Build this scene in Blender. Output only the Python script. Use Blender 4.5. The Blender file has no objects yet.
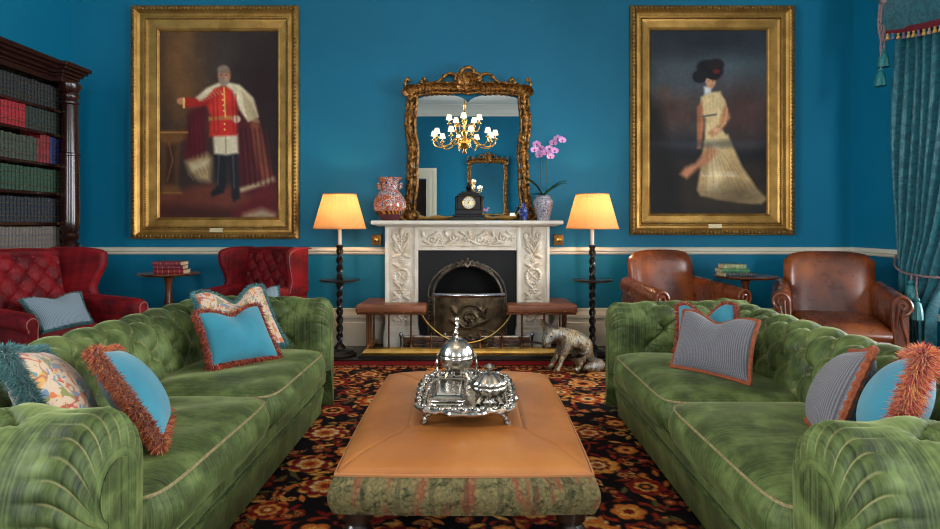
import bpy, bmesh, math, random
import numpy as np
from mathutils import Vector, Matrix
R = random.Random(7)
NR = np.random.RandomState(11)
PI = math.pi
COL = bpy.context.scene.collection
F = 627.0          # focal length in pixels of the 940 x 529 frame
HC = 1.2           # camera height

def P(px, py, Y):
    """point of the room seen at (px,py) of the frame, Y metres in front of the camera"""
    return Vector(((px - 472.0) * Y / F, Y, HC - (py - 224.0) * Y / F))

# ------------------------------------------------------------------ colour
def lin(c):
    if isinstance(c, str):
        c = [int(c[i:i + 2], 16) for i in (0, 2, 4)]
    o = []
    for x in c[:3]:
        x /= 255.0
        o.append(x / 12.92 if x <= .04045 else ((x + .055) / 1.055) ** 2.4)
    return (*o, 1.0)

class NT:
    def __init__(s, name):
        s.m = bpy.data.materials.new(name); s.m.use_nodes = True
        s.t = s.m.node_tree; s.t.nodes.clear()
        s.out = s.n('ShaderNodeOutputMaterial')
    def n(s, typ, **kw):
        nd = s.t.nodes.new(typ)
        for k, v in kw.items():
            if k[0] == 'i' and k[1:].isdigit(): nd.inputs[int(k[1:])].default_value = v
            elif hasattr(nd, k): setattr(nd, k, v)
            else: nd.inputs[k.replace('_', ' ')].default_value = v
        return nd
    def l(s, a, b): s.t.links.new(a, b)
    def coord(s, which='Object', scale=(1, 1, 1)):
        tc = s.n('ShaderNodeTexCoord'); mp = s.n('ShaderNodeMapping')
        mp.inputs['Scale'].default_value = scale
        s.l(tc.outputs[which], mp.inputs['Vector']); return mp.outputs['Vector']
    def noise(s, vec, scale, detail=4, rough=.55, dist=0):
        nd = s.n('ShaderNodeTexNoise'); nd.inputs['Scale'].default_value = scale
        nd.inputs['Detail'].default_value = detail; nd.inputs['Roughness'].default_value = rough
        nd.inputs['Distortion'].default_value = dist
        s.l(vec, nd.inputs['Vector']); return nd.outputs['Fac']
    def ramp(s, fac, stops, interp='LINEAR'):
        r = s.n('ShaderNodeValToRGB'); e = r.color_ramp.elements; r.color_ramp.interpolation = interp
        while len(e) < len(stops): e.new(.5)
        for el, (p, c) in zip(e, stops):
            el.position = p; el.color = c if len(c) == 4 and max(c) <= 1.0 else lin(c)
        s.l(fac, r.inputs['Fac']); return r.outputs['Color']
    def mix(s, fac, a, b, blend='MIX'):
        nd = s.n('ShaderNodeMix', data_type='RGBA', blend_type=blend)
        if isinstance(fac, (int, float)): nd.inputs[0].default_value = fac
        else: s.l(fac, nd.inputs[0])
        for k, x in ((6, a), (7, b)):
            if isinstance(x, tuple): nd.inputs[k].default_value = x
            else: s.l(x, nd.inputs[k])
        return nd.outputs[2]
    def math(s, op, a, b=None):
        nd = s.n('ShaderNodeMath', operation=op)
        for k, x in ((0, a), (1, b)):
            if x is None: continue
            if isinstance(x, (int, float)): nd.inputs[k].default_value = x
            else: s.l(x, nd.inputs[k])
        return nd.outputs[0]
    def attr(s, name, what='Fac'):
        return s.n('ShaderNodeAttribute', attribute_name=name).outputs[what]
    def bump(s, h, strength=.3, dist=.01):
        b = s.n('ShaderNodeBump'); b.inputs['Strength'].default_value = strength
        b.inputs['Distance'].default_value = dist
        s.l(h, b.inputs['Height']); return b.outputs['Normal']
    def pbsdf(s, color, rough=.5, metal=0., normal=None, **kw):
        p = s.n('ShaderNodeBsdfPrincipled')
        if isinstance(color, tuple): p.inputs['Base Color'].default_value = color
        else: s.l(color, p.inputs['Base Color'])
        if isinstance(rough, (int, float)): p.inputs['Roughness'].default_value = rough
        else: s.l(rough, p.inputs['Roughness'])
        p.inputs['Metallic'].default_value = metal
        if normal is not None: s.l(normal, p.inputs['Normal'])
        for k, v in kw.items(): p.inputs[k.replace('_', ' ')].default_value = v
        s.l(p.outputs[0], s.out.inputs['Surface']); return p

def simple(name, col, rough=.5, metal=0., col2=None, ns=8, bump=0, bs=60, dist=.003, stops=(.35, .68), scale=(1, 1, 1), **kw):
    t = NT(name); v = t.coord('Object', scale)
    c = lin(col)
    if col2: c = t.ramp(t.noise(v, ns), [(stops[0], lin(col)), (stops[1], lin(col2))])
    nm = t.bump(t.noise(v, bs, 3), bump, dist) if bump else None
    t.pbsdf(c, rough, metal, nm, **kw)
    return t.m

# ------------------------------------------------------------------ mesh builder
class MB:
    def __init__(s): s.v = []; s.f = []; s.uv = []; s.at = {}
    def add(s, verts, faces, uv=None):
        b = len(s.v); s.v += [tuple(p) for p in verts]; s.f += [tuple(b + i for i in f) for f in faces]
        s.uv += list(uv) if uv else [(p[0] + .37 * p[1], p[2] + .1 * p[1]) for p in verts]
        return b
    def setattr_(s, name, b, vals):
        s.at.setdefault(name, {}).update({b + i: x for i, x in enumerate(vals)})
    def grid(s, fn, nu, nv, cu=False, cv=False, su=1., sv=1., swap=False):
        vs = []; uv = []
        for j in range(nv + (0 if cv else 1)):
            for i in range(nu + (0 if cu else 1)):
                vs.append(fn(i / nu, j / nv)); uv.append((j / nv * sv, i / nu * su) if swap else (i / nu * su, j / nv * sv))
        w = nu + (0 if cu else 1); h = nv + (0 if cv else 1); fs = []
        for j in range(nv):
            for i in range(nu):
                a, b2 = i, (i + 1) % w; c, d = j, (j + 1) % h
                fs.append((c * w + a, c * w + b2, d * w + b2, d * w + a))
        return s.add(vs, fs, uv)
    def box(s, c, size, bev=0., seg=2, rot=None):
        bm = bmesh.new(); bmesh.ops.create_cube(bm, size=1)
        for v in bm.verts: v.co = Vector((v.co.x * size[0], v.co.y * size[1], v.co.z * size[2]))
        if bev: bmesh.ops.bevel(bm, geom=bm.edges[:], offset=min(bev, min(size) * .49), segments=seg, profile=.5, affect='EDGES')
        bm.verts.ensure_lookup_table()
        m = Matrix.Translation(c) @ (rot.to_4x4() if rot else Matrix())
        vs = [m @ v.co for v in bm.verts]; fs = [[v.index for v in f.verts] for f in bm.faces]
        bm.free(); return s.add(vs, fs)
    def bx(s, x0, x1, y0, y1, z0, z1, bev=0., seg=2):
        return s.box(((x0 + x1) / 2, (y0 + y1) / 2, (z0 + z1) / 2), (abs(x1 - x0), abs(y1 - y0), abs(z1 - z0)), bev, seg)
    def tube(s, pts, r, sides=8, closed=False, cap=True, flat=1., twist=0.):
        pts = [Vector(p) for p in pts]; n = len(pts)
        rr = r if isinstance(r, (list, tuple)) else [r] * n
        T = []
        for i in range(n):
            a = pts[(i - 1) % n] if (closed or i) else pts[0]; b = pts[(i + 1) % n] if (closed or i < n - 1) else pts[-1]
            d = b - a; T.append(d.normalized() if d.length > 1e-9 else Vector((0, 0, 1)))
        up = Vector((0, 0, 1)) if abs(T[0].z) < .9 else Vector((1, 0, 0))
        nrm = (up - T[0] * up.dot(T[0])).normalized(); vs = []
        for i in range(n):
            nrm = nrm - T[i] * nrm.dot(T[i]); nrm = nrm.normalized() if nrm.length > 1e-6 else T[i].orthogonal().normalized()
            bn = T[i].cross(nrm)
            for k in range(sides):
                a = 2 * PI * k / sides + twist * i
                vs.append(pts[i] + (nrm * math.cos(a) * flat + bn * math.sin(a)) * rr[i])
        fs = []
        for i in range(n if closed else n - 1):
            j = (i + 1) % n
            for k in range(sides):
                l = (k + 1) % sides
                fs.append((i * sides + k, i * sides + l, j * sides + l, j * sides + k))
        if cap and not closed:
            fs.append(tuple(range(sides))[::-1]); fs.append(tuple((n - 1) * sides + k for k in range(sides)))
        return s.add(vs, fs)
    def lathe(s, prof, segs=24, c=(0, 0, 0), wob=None, arc=1.0):
        c = Vector(c); vs = []; uv = []; n = len(prof)
        for j, (r, z) in enumerate(prof):
            for k in range(segs):
                a = 2 * PI * k / segs
                q = r * (wob(a, j / (n - 1)) if wob else 1)
                vs.append(c + Vector((q * math.cos(a), q * math.sin(a), z))); uv.append((k / segs, j / (n - 1)))
        fs = []
        for j in range(n - 1):
            for k in range(segs):
                l = (k + 1) % segs
                fs.append((j * segs + k, j * segs + l, (j + 1) * segs + l, (j + 1) * segs + k))
        if prof[0][0] > 1e-5: fs.append(tuple(range(segs))[::-1])
        if prof[-1][0] > 1e-5: fs.append(tuple((n - 1) * segs + k for k in range(segs)))
        return s.add(vs, fs, uv)
    def ell(s, c, rad, seg=10, rings=6, rot=None):
        c = Vector(c); vs = []; fs = []
        for j in range(rings + 1):
            t = PI * j / rings
            for k in range(seg):
                a = 2 * PI * k / seg
                v = Vector((rad[0] * math.sin(t) * math.cos(a), rad[1] * math.sin(t) * math.sin(a), rad[2] * math.cos(t)))
                vs.append(c + (rot @ v if rot else v))
        for j in range(rings):
            for k in range(seg):
                l = (k + 1) % seg; fs.append((j * seg + k, (j + 1) * seg + k, (j + 1) * seg + l, j * seg + l))
        return s.add(vs, fs)
    def prism(s, poly, mapf, d0, d1):
        """poly: 2D points; mapf(a,b,d) -> 3D"""
        n = len(poly)
        vs = [mapf(a, b, d0) for a, b in poly] + [mapf(a, b, d1) for a, b in poly]
        fs = [tuple(range(n))[::-1], tuple(range(n, 2 * n))] + [(i, (i + 1) % n, n + (i + 1) % n, n + i) for i in range(n)]
        return s.add(vs, fs)
    def xform(s, M, start=0):
        for i in range(start, len(s.v)): s.v[i] = tuple(M @ Vector(s.v[i]))
    def build(s, name, mat, parent=None, smooth=True, angle=40, weld=False, mat2=None, from_face=0):
        me = bpy.data.meshes.new(name)
        me.from_pydata(s.v, [], s.f)
        ul = me.uv_layers.new(name='UVMap')
        idx = np.empty(len(me.loops), dtype=np.int32); me.loops.foreach_get('vertex_index', idx)
        if len(idx): ul.data.foreach_set('uv', np.array(s.uv, dtype=np.float32)[idx].ravel())
        for an, d in s.at.items():
            a = me.attributes.new(an, 'FLOAT', 'POINT'); arr = np.zeros(len(s.v), dtype=np.float32)
            arr[list(d.keys())] = list(d.values()); a.data.foreach_set('value', arr)
        bm = bmesh.new(); bm.from_mesh(me)
        if weld: bmesh.ops.remove_doubles(bm, verts=bm.verts, dist=1e-5)
        bmesh.ops.recalc_face_normals(bm, faces=bm.faces); bm.to_mesh(me); bm.free()
        if smooth:
            me.polygons.foreach_set('use_smooth', [True] * len(me.polygons))
            if angle < 180:
                try: me.set_sharp_from_angle(angle=math.radians(angle))
                except Exception: pass
        o = bpy.data.objects.new(name, me); COL.objects.link(o)
        if mat: me.materials.append(mat)
        if mat2:
            me.materials.append(mat2); me.polygons.foreach_set('material_index', [0 if i < from_face else 1 for i in range(len(me.polygons))])
        if parent: o.parent = parent
        return o

def thing(name, label, cat, loc=(0, 0, 0), rz=0., group=None):
    o = bpy.data.objects.new(name, None); COL.objects.link(o); o.empty_display_size = .05
    o.location = loc; o.rotation_euler = (0, 0, rz)
    return tag(o, label, cat, group)
def tag(o, label, cat, group=None, kind=None):
    o['label'] = label; o['category'] = cat
    if group: o['group'] = group
    if kind: o['kind'] = kind
    return o
def struct(o):
    o['kind'] = 'structure'; return o
def copy_tree(o, parent=None):
    c = o.copy(); COL.objects.link(c)
    if parent: c.parent = parent
    for ch in list(o.children): copy_tree(ch, c)
    return c

def facing(fx, fy): return math.atan2(fx, -fy)
def smooth01(x): x = max(0., min(1., x)); return x * x * (3 - 2 * x)
def lerp(a, b, t): return a + (b - a) * t
def interp(pts, t):
    """piecewise linear over [(t,v..)]"""
    for (t0, *a), (t1, *b) in zip(pts, pts[1:]):
        if t <= t1:
            k = 0 if t1 == t0 else (t - t0) / (t1 - t0)
            k = max(0, min(1, k)); return [x + (y - x) * k for x, y in zip(a, b)]
    return list(pts[-1][1:])
def catmull(pts, n):
    pts = [Vector(p) for p in pts]; o = []
    q = [pts[0] * 2 - pts[1]] + pts + [pts[-1] * 2 - pts[-2]]
    for i in range(1, len(q) - 2):
        for k in range(n):
            t = k / n; a, b, c, d = q[i - 1:i + 3]
            o.append(.5 * ((2 * b) + (c - a) * t + (2 * a - 5 * b + 4 * c - d) * t * t + (3 * b - a - 3 * c + d) * t ** 3))
    o.append(pts[-1]); return o
# ------------------------------------------------------------------ materials
def velvet(name, dark, mid, light, tan, sheen, strie=120):
    t = NT(name)
    uv = t.coord('UV', (1, 1, 1))
    v2 = t.coord('UV', (strie, .2, 1)); v3 = t.coord('UV', (6, 6, 1)); v4 = t.coord('UV', (26, 15, 1))
    base = t.ramp(t.noise(v3, 1.0, 4, .6, .2), [(.38, lin(dark)), (.48, lin(mid)), (.63, lin(light))])
    line = t.ramp(t.noise(v2, 1.0, 3, .6), [(.36, lin(dark)), (.62, lin(light))])
    c = t.mix(.34, base, line)
    c = t.mix(t.ramp(t.noise(v4, 1.0, 4, .65, .2), [(.50, (0, 0, 0, 1)), (.68, (.34, .34, .34, 1))]), c, lin(light))
    cr = t.ramp(t.attr('crease'), [(.35, (0, 0, 0, 1)), (1.0, (1, 1, 1, 1))])
    c = t.mix(t.math('MULTIPLY', cr, .55), c, lin(tan))
    nm = t.bump(t.noise(v2, 1.0, 2), .12, .003)
    t.pbsdf(c, .62, 0, nm, Sheen_Weight=.4, Sheen_Roughness=.3, Sheen_Tint=lin(sheen), Specular_IOR_Level=.25)
    return t.m
def leather(name, dark, mid, light, rough=.34, scale=3.0, coat=.0):
    t = NT(name); v = t.coord('Object')
    n1 = t.noise(v, scale, 5, .6, .3)
    c = t.ramp(n1, [(.28, lin(dark)), (.5, lin(mid)), (.74, lin(light))])
    n2 = t.noise(v, 160, 2); n3 = t.noise(v, 14, 4)
    nm = t.bump(t.math('ADD', t.math('MULTIPLY', n2, .2), n3), .05, .003)
    r = t.ramp(n3, [(.3, (rough - .03,) * 3 + (1,)), (.7, (rough + .05,) * 3 + (1,))])
    t.pbsdf(c, r, 0, nm, Coat_Weight=coat, Coat_Roughness=.2)
    return t.m
def wood(name, dark, light, rough=.3, sc=(2, 2, 14)):
    t = NT(name); v = t.coord('Object', (sc[2], sc[2], sc[0]))
    c = t.ramp(t.noise(v, 1.6, 5, .6, 1.2), [(.3, lin(dark)), (.7, lin(light))])
    t.pbsdf(c, rough, 0, None, Coat_Weight=.3, Coat_Roughness=.15); return t.m
def fringe_mat(name, cols):
    t = NT(name)
    st = [((i + .5) / len(cols), lin(c)) for i, c in enumerate(cols)]
    c = t.ramp(t.attr('rnd'), st)
    t.pbsdf(c, .85, 0, None, Sheen_Weight=.3, Specular_IOR_Level=.1); return t.m
def painted(name, rough=.5, spec=.4, attr='paint', bump=0, coat=0.):
    t = NT(name); v = t.coord('Object')
    nm = t.bump(t.noise(v, bump, 3), .3, .003) if bump else None
    t.pbsdf(t.attr(attr, 'Color'), rough, 0, nm, Specular_IOR_Level=spec, Coat_Weight=coat, Coat_Roughness=.25); return t.m

m = {}
m['teal'] = simple('teal_wall_paint', (0, 104, 135), .55, 0, (2, 110, 142), 1.2, .04, 30, .002, Specular_IOR_Level=.3)
m['cream'] = simple('cream_gloss_paint', (222, 211, 186), .4, 0, (232, 222, 198), 2)
m['ceil'] = simple('ceiling_white', (232, 226, 212), .8)
m['floor'] = wood('dark_floorboards', (22, 15, 12), (48, 32, 24), .4)
m['slate'] = simple('black_hearth_slate', (18, 17, 17), .35, 0, (34, 32, 30), 6)
m['marble'] = simple('cream_marble', (214, 200, 178), .35, 0, (236, 228, 212), 5, .05, 40, .002, (.3, .62))
m['carving'] = simple('carved_marble', (205, 188, 162), .5, 0, (232, 222, 204), 12, .15, 60, .003)
m['iron'] = simple('black_cast_iron', (9, 9, 10), .5, 0, (19, 18, 17), 9, .2, 60, .004, Specular_IOR_Level=.25)
m['ironhi'] = simple('worn_iron', (70, 60, 50), .35, .85, (130, 115, 98), 20, .2, 50)
m['steel'] = simple('polished_steel', (190, 190, 195), .2, 1, (120, 118, 120), 14)
m['brass'] = simple('polished_brass', (236, 192, 108), .26, 1, (206, 156, 76), 9)
m['copper'] = simple('aged_copper', (150, 92, 50), .32, 1, (106, 62, 34), 12)
m['bronze_panel'] = simple('dark_embossed_bronze', (52, 42, 32), .38, .8, (110, 92, 66), 10, .3, 40, .004)
m['gilt'] = simple('antique_gilt', (70, 42, 17), .42, .7, (196, 138, 66), 44, .6, 55, .008, (.38, .62))
m['giltflat'] = simple('gold_leaf', (150, 110, 52), .38, .75, (190, 146, 76), 7, .12, 60, .003)
m['giltdark'] = simple('dull_gold_leaf', (96, 70, 32), .45, .7, (150, 112, 56), 30, .3, 90, .004)
m['green'] = velvet('green_velvet', (15, 22, 7), (46, 62, 23), (102, 118, 66), (168, 154, 106), (205, 212, 150))
m['greenpipe'] = simple('tan_cord', (112, 102, 66), .8, 0, (146, 132, 92), 90, .4, 200)
m['red'] = velvet('crimson_velvet', (46, 2, 7), (94, 6, 13), (134, 15, 23), (140, 40, 44), (190, 60, 60), 60)
m['redpipe'] = simple('pale_cord', (150, 96, 88), .8)
m['club'] = leather('brown_club_leather', (44, 17, 7), (112, 51, 18), (172, 90, 35), .28, 2.6, .35)
m['tan'] = leather('tan_leather', (138, 80, 34), (160, 98, 46), (182, 120, 62), .36, 1.6)
m['tanseam'] = simple('stitched_seam', (164, 106, 60), .5)
m['fenderleather'] = leather('russet_leather', (104, 56, 34), (132, 76, 48), (156, 94, 62), .34, 3)
m['maho'] = wood('mahogany', (18, 6, 4), (48, 18, 10), .24)
m['ebony'] = wood('ebonised_wood', (14, 9, 7), (40, 24, 17), .28)
m['table'] = wood('table_mahogany', (60, 26, 12), (116, 62, 34), .26)
m['silver'] = simple('tarnished_silver', (190, 184, 174), .24, 1, (120, 112, 104), 26, .25, 55, .004, (.42, .72))
m['silverbright'] = simple('bright_silver', (214, 208, 198), .14, 1, (168, 160, 150), 9, .06, 40)
m['stone'] = simple('black_clock_slate', (10, 9, 9), .4, 0, (22, 19, 18), 8, Specular_IOR_Level=.25)
m['dial'] = simple('cream_enamel', (236, 228, 205), .35)
m['white'] = simple('glazed_white', (226, 228, 232), .18)
m['bulb'] = NT('candle_bulb')
_e = m['bulb'].n('ShaderNodeEmission'); _e.inputs[0].default_value = (1, .72, .40, 1); _e.inputs[1].default_value = 3
m['bulb'].l(_e.outputs[0], m['bulb'].out.inputs[0]); m['bulb'] = m['bulb'].m
m['leaf'] = simple('orchid_leaf', (22, 62, 26), .35, 0, (52, 100, 44), 14)
m['stem'] = simple('orchid_stem', (64, 84, 44), .5)
m['petal'] = simple('orchid_petal', (214, 130, 196), .6, 0, (240, 190, 230), 60, Subsurface_Weight=.1)
m['petalc'] = simple('orchid_lip', (150, 20, 96), .5)
m['rope'] = simple('twisted_cord', (150, 120, 116), .7, 0, (92, 84, 92), 120, .5, 160)
m['blue'] = simple('turquoise_wool', (30, 108, 128), .9, 0, (42, 124, 142), 6, .25, 320, .002, Sheen_Weight=.25)
m['black'] = simple('dark_void', (10, 9, 9), .8)
m['paper'] = simple('aged_page_edges', (200, 180, 140), .8, 0, (168, 146, 104), 40)
m['cardwhite'] = simple('plaque_ivory', (216, 196, 150), .4, .3)

# tweed cushion cloth
t = NT('grey_tweed'); uv = t.coord('UV', (1, 1, 1))
w1 = t.n('ShaderNodeTexWave', wave_type='BANDS', bands_direction='X'); w1.inputs['Scale'].default_value = 34
w2 = t.n('ShaderNodeTexWave', wave_type='BANDS', bands_direction='Y'); w2.inputs['Scale'].default_value = 30
for w in (w1, w2): t.l(uv, w.inputs['Vector']); w.inputs['Distortion'].default_value = .5
c = t.mix(w1.outputs['Fac'], lin((58, 62, 68)), lin((108, 114, 122)))
c = t.mix(t.math('MULTIPLY', w2.outputs['Fac'], .45), c, lin((96, 76, 74)))
t.pbsdf(c, .9, 0, t.bump(t.math('ADD', w1.outputs['Fac'], w2.outputs['Fac']), .5, .003), Sheen_Weight=.2); m['tweed'] = t.m
# pale blue linen weave
t = NT('grey_blue_linen'); uv = t.coord('UV', (1, 1, 1))
w1 = t.n('ShaderNodeTexWave', wave_type='BANDS', bands_direction='X'); w1.inputs['Scale'].default_value = 30; t.l(uv, w1.inputs['Vector'])
c = t.mix(w1.outputs['Fac'], lin((96, 116, 130)), lin((142, 158, 168)))
t.pbsdf(c, .9, 0, None, Sheen_Weight=.2); m['linen'] = t.m
# lamp shade: pleated cloth that lets the light of its bulb through
def shade_mat(name, col, k):
    t = NT(name)
    tr = t.n('ShaderNodeBsdfTranslucent'); df = t.n('ShaderNodeBsdfDiffuse')
    uv = t.coord('UV', (240, .3, 1))
    c = t.ramp(t.noise(uv, 1, 2), [(.3, lin(col)), (.7, lin([min(255, x * 1.12) for x in col]))])
    t.l(c, tr.inputs[0]); t.l(c, df.inputs[0])
    mx = t.n('ShaderNodeMixShader'); mx.inputs[0].default_value = k
    t.l(df.outputs[0], mx.inputs[1]); t.l(tr.outputs[0], mx.inputs[2]); t.l(mx.outputs[0], t.out.inputs[0]); return t.m
m['shade'] = shade_mat('pleated_shade_cloth', (206, 152, 96), .27)
t = NT('lit_candle_shade')
e = t.n('ShaderNodeEmission'); e.inputs[0].default_value = (1, .78, .52, 1); e.inputs[1].default_value = 1.5
df = t.n('ShaderNodeBsdfDiffuse'); df.inputs[0].default_value = lin((230, 210, 170)); ad = t.n('ShaderNodeAddShader')
t.l(e.outputs[0], ad.inputs[0]); t.l(df.outputs[0], ad.inputs[1]); t.l(ad.outputs[0], t.out.inputs[0]); m['lit'] = t.m
m['whiteshade'] = simple('white_shade_cloth', (226, 218, 196), .8)
# mirror and window glass
t = NT('mirror_silvering'); t.pbsdf((.86, .88, .87, 1), .0, 1.0); m['mirror'] = t.m
t = NT('window_glass'); tr = t.n('ShaderNodeBsdfTransparent'); gl = t.n('ShaderNodeBsdfGlossy'); gl.inputs['Roughness'].default_value = .02
fr = t.n('ShaderNodeFresnel'); mx = t.n('ShaderNodeMixShader'); t.l(fr.outputs[0], mx.inputs[0])
t.l(tr.outputs[0], mx.inputs[1]); t.l(gl.outputs[0], mx.inputs[2]); t.l(mx.outputs[0], t.out.inputs[0]); m['glass'] = t.m
# damask curtain
t = NT('teal_damask'); uv = t.coord('UV', (1, 1, 1))
n = t.noise(uv, 9, 3, .6, 2.6); k = t.ramp(n, [(.47, (0, 0, 0, 1)), (.52, (1, 1, 1, 1))])
c = t.mix(k, lin((14, 80, 92)), lin((28, 100, 110)))
rr = t.ramp(n, [(.47, (.62,) * 3 + (1,)), (.52, (.36,) * 3 + (1,))])
t.pbsdf(c, rr, 0, None, Sheen_Weight=.3, Specular_IOR_Level=.4); m['damask'] = t.m
# tapestry band of the ottoman
t = NT('faded_tapestry'); v = t.coord('UV', (1, 1, 1))
c = t.ramp(t.noise(v, 22, 4, .7, .8), [(.34, lin((48, 50, 34))), (.46, lin((84, 82, 54))), (.56, lin((112, 102, 68))), (.68, lin((66, 74, 56)))])
st = t.noise(t.coord('UV', (1, .25, 1)), 15, 2, .6, .3); k = t.ramp(st, [(.53, (0, 0, 0, 1)), (.61, (.75, .75, .75, 1))])
c = t.mix(k, c, lin((122, 58, 44)))
vo = t.n('ShaderNodeTexVoronoi', feature='F1'); vo.inputs['Scale'].default_value = 40; t.l(v, vo.inputs['Vector'])
k = t.ramp(vo.outputs['Distance'], [(.25, (.35, .35, .35, 1)), (.45, (0, 0, 0, 1)), (.6, (0, 0, 0, 1)), (.7, (.15, .15, .15, 1))])
c = t.mix(k, c, lin((150, 128, 82)))
wv = t.n('ShaderNodeTexWave', wave_type='BANDS', bands_direction='X'); wv.inputs['Scale'].default_value = 2.3; wv.inputs['Distortion'].default_value = .4; t.l(v, wv.inputs['Vector'])
c = t.mix(t.ramp(wv.outputs['Fac'], [(.03, (.4, .4, .4, 1)), (.10, (0, 0, 0, 1))]), c, lin((46, 46, 34)))
t.pbsdf(c, .9, 0, t.bump(t.noise(v, 180, 3), .5, .003), Specular_IOR_Level=.1); m['tapestry'] = t.m
# imari and blue-and-white porcelain
def porcelain(name, scale, cols, dist=1.5):
    t = NT(name); v = t.coord('Object')
    n = t.noise(v, scale, 3, .65, dist)
    c = t.ramp(n, cols, 'CONSTANT')
    t.pbsdf(c, .16, 0, None, Coat_Weight=.4); return t.m
W_ = lin((216, 206, 198)); O_ = lin((186, 84, 40)); N_ = lin((38, 42, 98)); B_ = lin((48, 76, 140)); G_ = lin((180, 140, 80))
t = NT('imari_glaze'); v = t.coord('Object')
n = t.noise(v, 13, 3, .55, 1.6); n2 = t.noise(v, 24, 2, .6, 1.0)
c = t.ramp(n, [(0, O_), (.42, W_), (.465, N_), (.525, W_), (.56, O_), (.65, G_), (.69, N_)], 'CONSTANT')
c = t.mix(t.ramp(n2, [(.58, (0, 0, 0, 1)), (.6, (1, 1, 1, 1))]), c, O_)
sp = t.n('ShaderNodeSeparateXYZ'); t.l(v, sp.inputs[0])
low = t.ramp(sp.outputs[2], [(.0, (1, 1, 1, 1)), (.058, (0, 0, 0, 1))], 'CONSTANT')
c = t.mix(low, c, lin((92, 40, 52)))
wv = t.n('ShaderNodeTexWave', wave_type='BANDS', bands_direction='DIAGONAL'); wv.inputs['Scale'].default_value = 14; t.l(v, wv.inputs['Vector'])
band = t.math('MULTIPLY', t.math('GREATER_THAN', sp.outputs[2], .058), t.math('LESS_THAN', sp.outputs[2], .092))
c = t.mix(band, c, t.ramp(wv.outputs['Fac'], [(0, lin((190, 120, 40))), (.5, lin((60, 30, 34)))], 'CONSTANT'))
t.pbsdf(c, .16, 0, None, Coat_Weight=.4); m['imari'] = t.m
m['delft'] = porcelain('blue_white_glaze', 30, [(0, B_), (.40, W_), (.50, B_), (.555, W_), (.63, B_), (.68, W_)], 1.4)
m['cobalt'] = porcelain('cobalt_glaze', 46, [(0, lin((36, 56, 128))), (.56, lin((150, 166, 205))), (.63, lin((30, 46, 112)))], 1.0)
# printed floral cotton of the cream cushions
t = NT('floral_print'); uv = t.coord('UV', (1, 1, 1)); v = uv
c = lin((182, 160, 136))
for sc, lo, col, ds in ((17, .59, (160, 66, 50), .9), (16, .60, (190, 144, 78), .6), (20, .60, (92, 124, 128), .8), (24, .61, (116, 118, 66), .5), (27, .61, (180, 98, 60), .4), (21, .62, (96, 118, 140), .5)):
    mp = t.n('ShaderNodeMapping'); mp.inputs['Location'].default_value = (sc * 1.7, sc * .9, sc); t.l(v, mp.inputs['Vector'])
    n = t.noise(mp.outputs[0], sc, 2, .5, ds)
    c = t.mix(t.ramp(n, [(lo, (0, 0, 0, 1)), (lo + .02, (1, 1, 1, 1))]), c, lin(col))
n = t.noise(v, 7, 2, .5, 1.4)
c = t.mix(t.ramp(n, [(.485, (0, 0, 0, 1)), (.495, (1, 1, 1, 1)), (.505, (1, 1, 1, 1)), (.515, (0, 0, 0, 1))]), c, lin((150, 96, 72)))
t.pbsdf(c, .9, 0, None, Sheen_Weight=.2); m['floral'] = t.m
m['rust'] = fringe_mat('rust_fringe', [(96, 26, 22), (132, 44, 26), (166, 70, 36), (120, 24, 44), (184, 96, 50), (108, 40, 24)])
m['multi'] = fringe_mat('mixed_fringe', [(120, 26, 30), (160, 60, 30), (196, 118, 56), (134, 22, 50), (206, 146, 76), (104, 34, 24)])
m['coral'] = fringe_mat('coral_fringe', [(150, 40, 50), (190, 84, 50), (216, 142, 76), (170, 44, 74), (222, 164, 92), (150, 60, 40)])
m['tealfringe'] = fringe_mat('teal_fringe', [(40, 84, 86), (62, 108, 108), (88, 134, 130), (52, 92, 96)])
m['fringegold'] = fringe_mat('gold_tassels', [(196, 150, 70), (206, 170, 96), (120, 96, 120), (70, 110, 150), (200, 160, 80)])
m['rustpipe'] = simple('rust_brush_piping', (108, 48, 24), .9, 0, (142, 72, 36), 90, .6, 200)
m['crimson'] = simple('crimson_braid', (112, 18, 30), .8, 0, (80, 8, 20), 50)
m['teal_tassel'] = simple('teal_silk', (20, 92, 98), .5, 0, (42, 124, 126), 60, .4, 200)
def cloth(name, col, col2=None, rough=.45, spec=.4): 
    return simple(name, col, .55, 0, col2 or [min(255, c * 1.3 + 4) for c in col], 34, .1, 90, Specular_IOR_Level=.22)

# ------------------------------------------------------------------ the room
XL, XR, YB, YF, ZC = -3.95, 3.77, 6.2, -6.3, 4.72
def slab(name, mat, boxes):
    mb = MB()
    for b in boxes: mb.bx(*b)
    return struct(mb.build(name, mat, None, False))
slab('floor', m['floor'], [(XL, XR, YF, YB, -.12, 0)])
slab('ceiling', m['ceil'], [(XL, XR, YF, YB, ZC, ZC + .12)])
FX0, FX1 = -.545, .455      # fireplace opening in the chimney wall
slab('wall_back', m['teal'], [(XL, FX0, YB, YB + .5, 0, ZC), (FX1, XR, YB, YB + .5, 0, ZC), (FX0, FX1, YB, YB + .5, 1.05, ZC), (FX0, FX1, YB + .42, YB + .5, 0, 1.05)])
WIN = [(3.25, 5.15), (-.1, 1.8), (-4.1, -2.2)]; LW = [(.2, 1.8), (-4.1, -2.2)]; WZ0, WZ1 = .45, 3.55
bs = []; y = YF
for a, b in sorted(WIN):
    bs.append((XR, XR + .3, y, a, 0, ZC)); bs.append((XR, XR + .3, a, b, 0, WZ0)); bs.append((XR, XR + .3, a, b, WZ1, ZC)); y = b
bs.append((XR, XR + .3, y, YB, 0, ZC))
slab('wall_right', m['teal'], bs)
bs = []; y = YF
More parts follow.
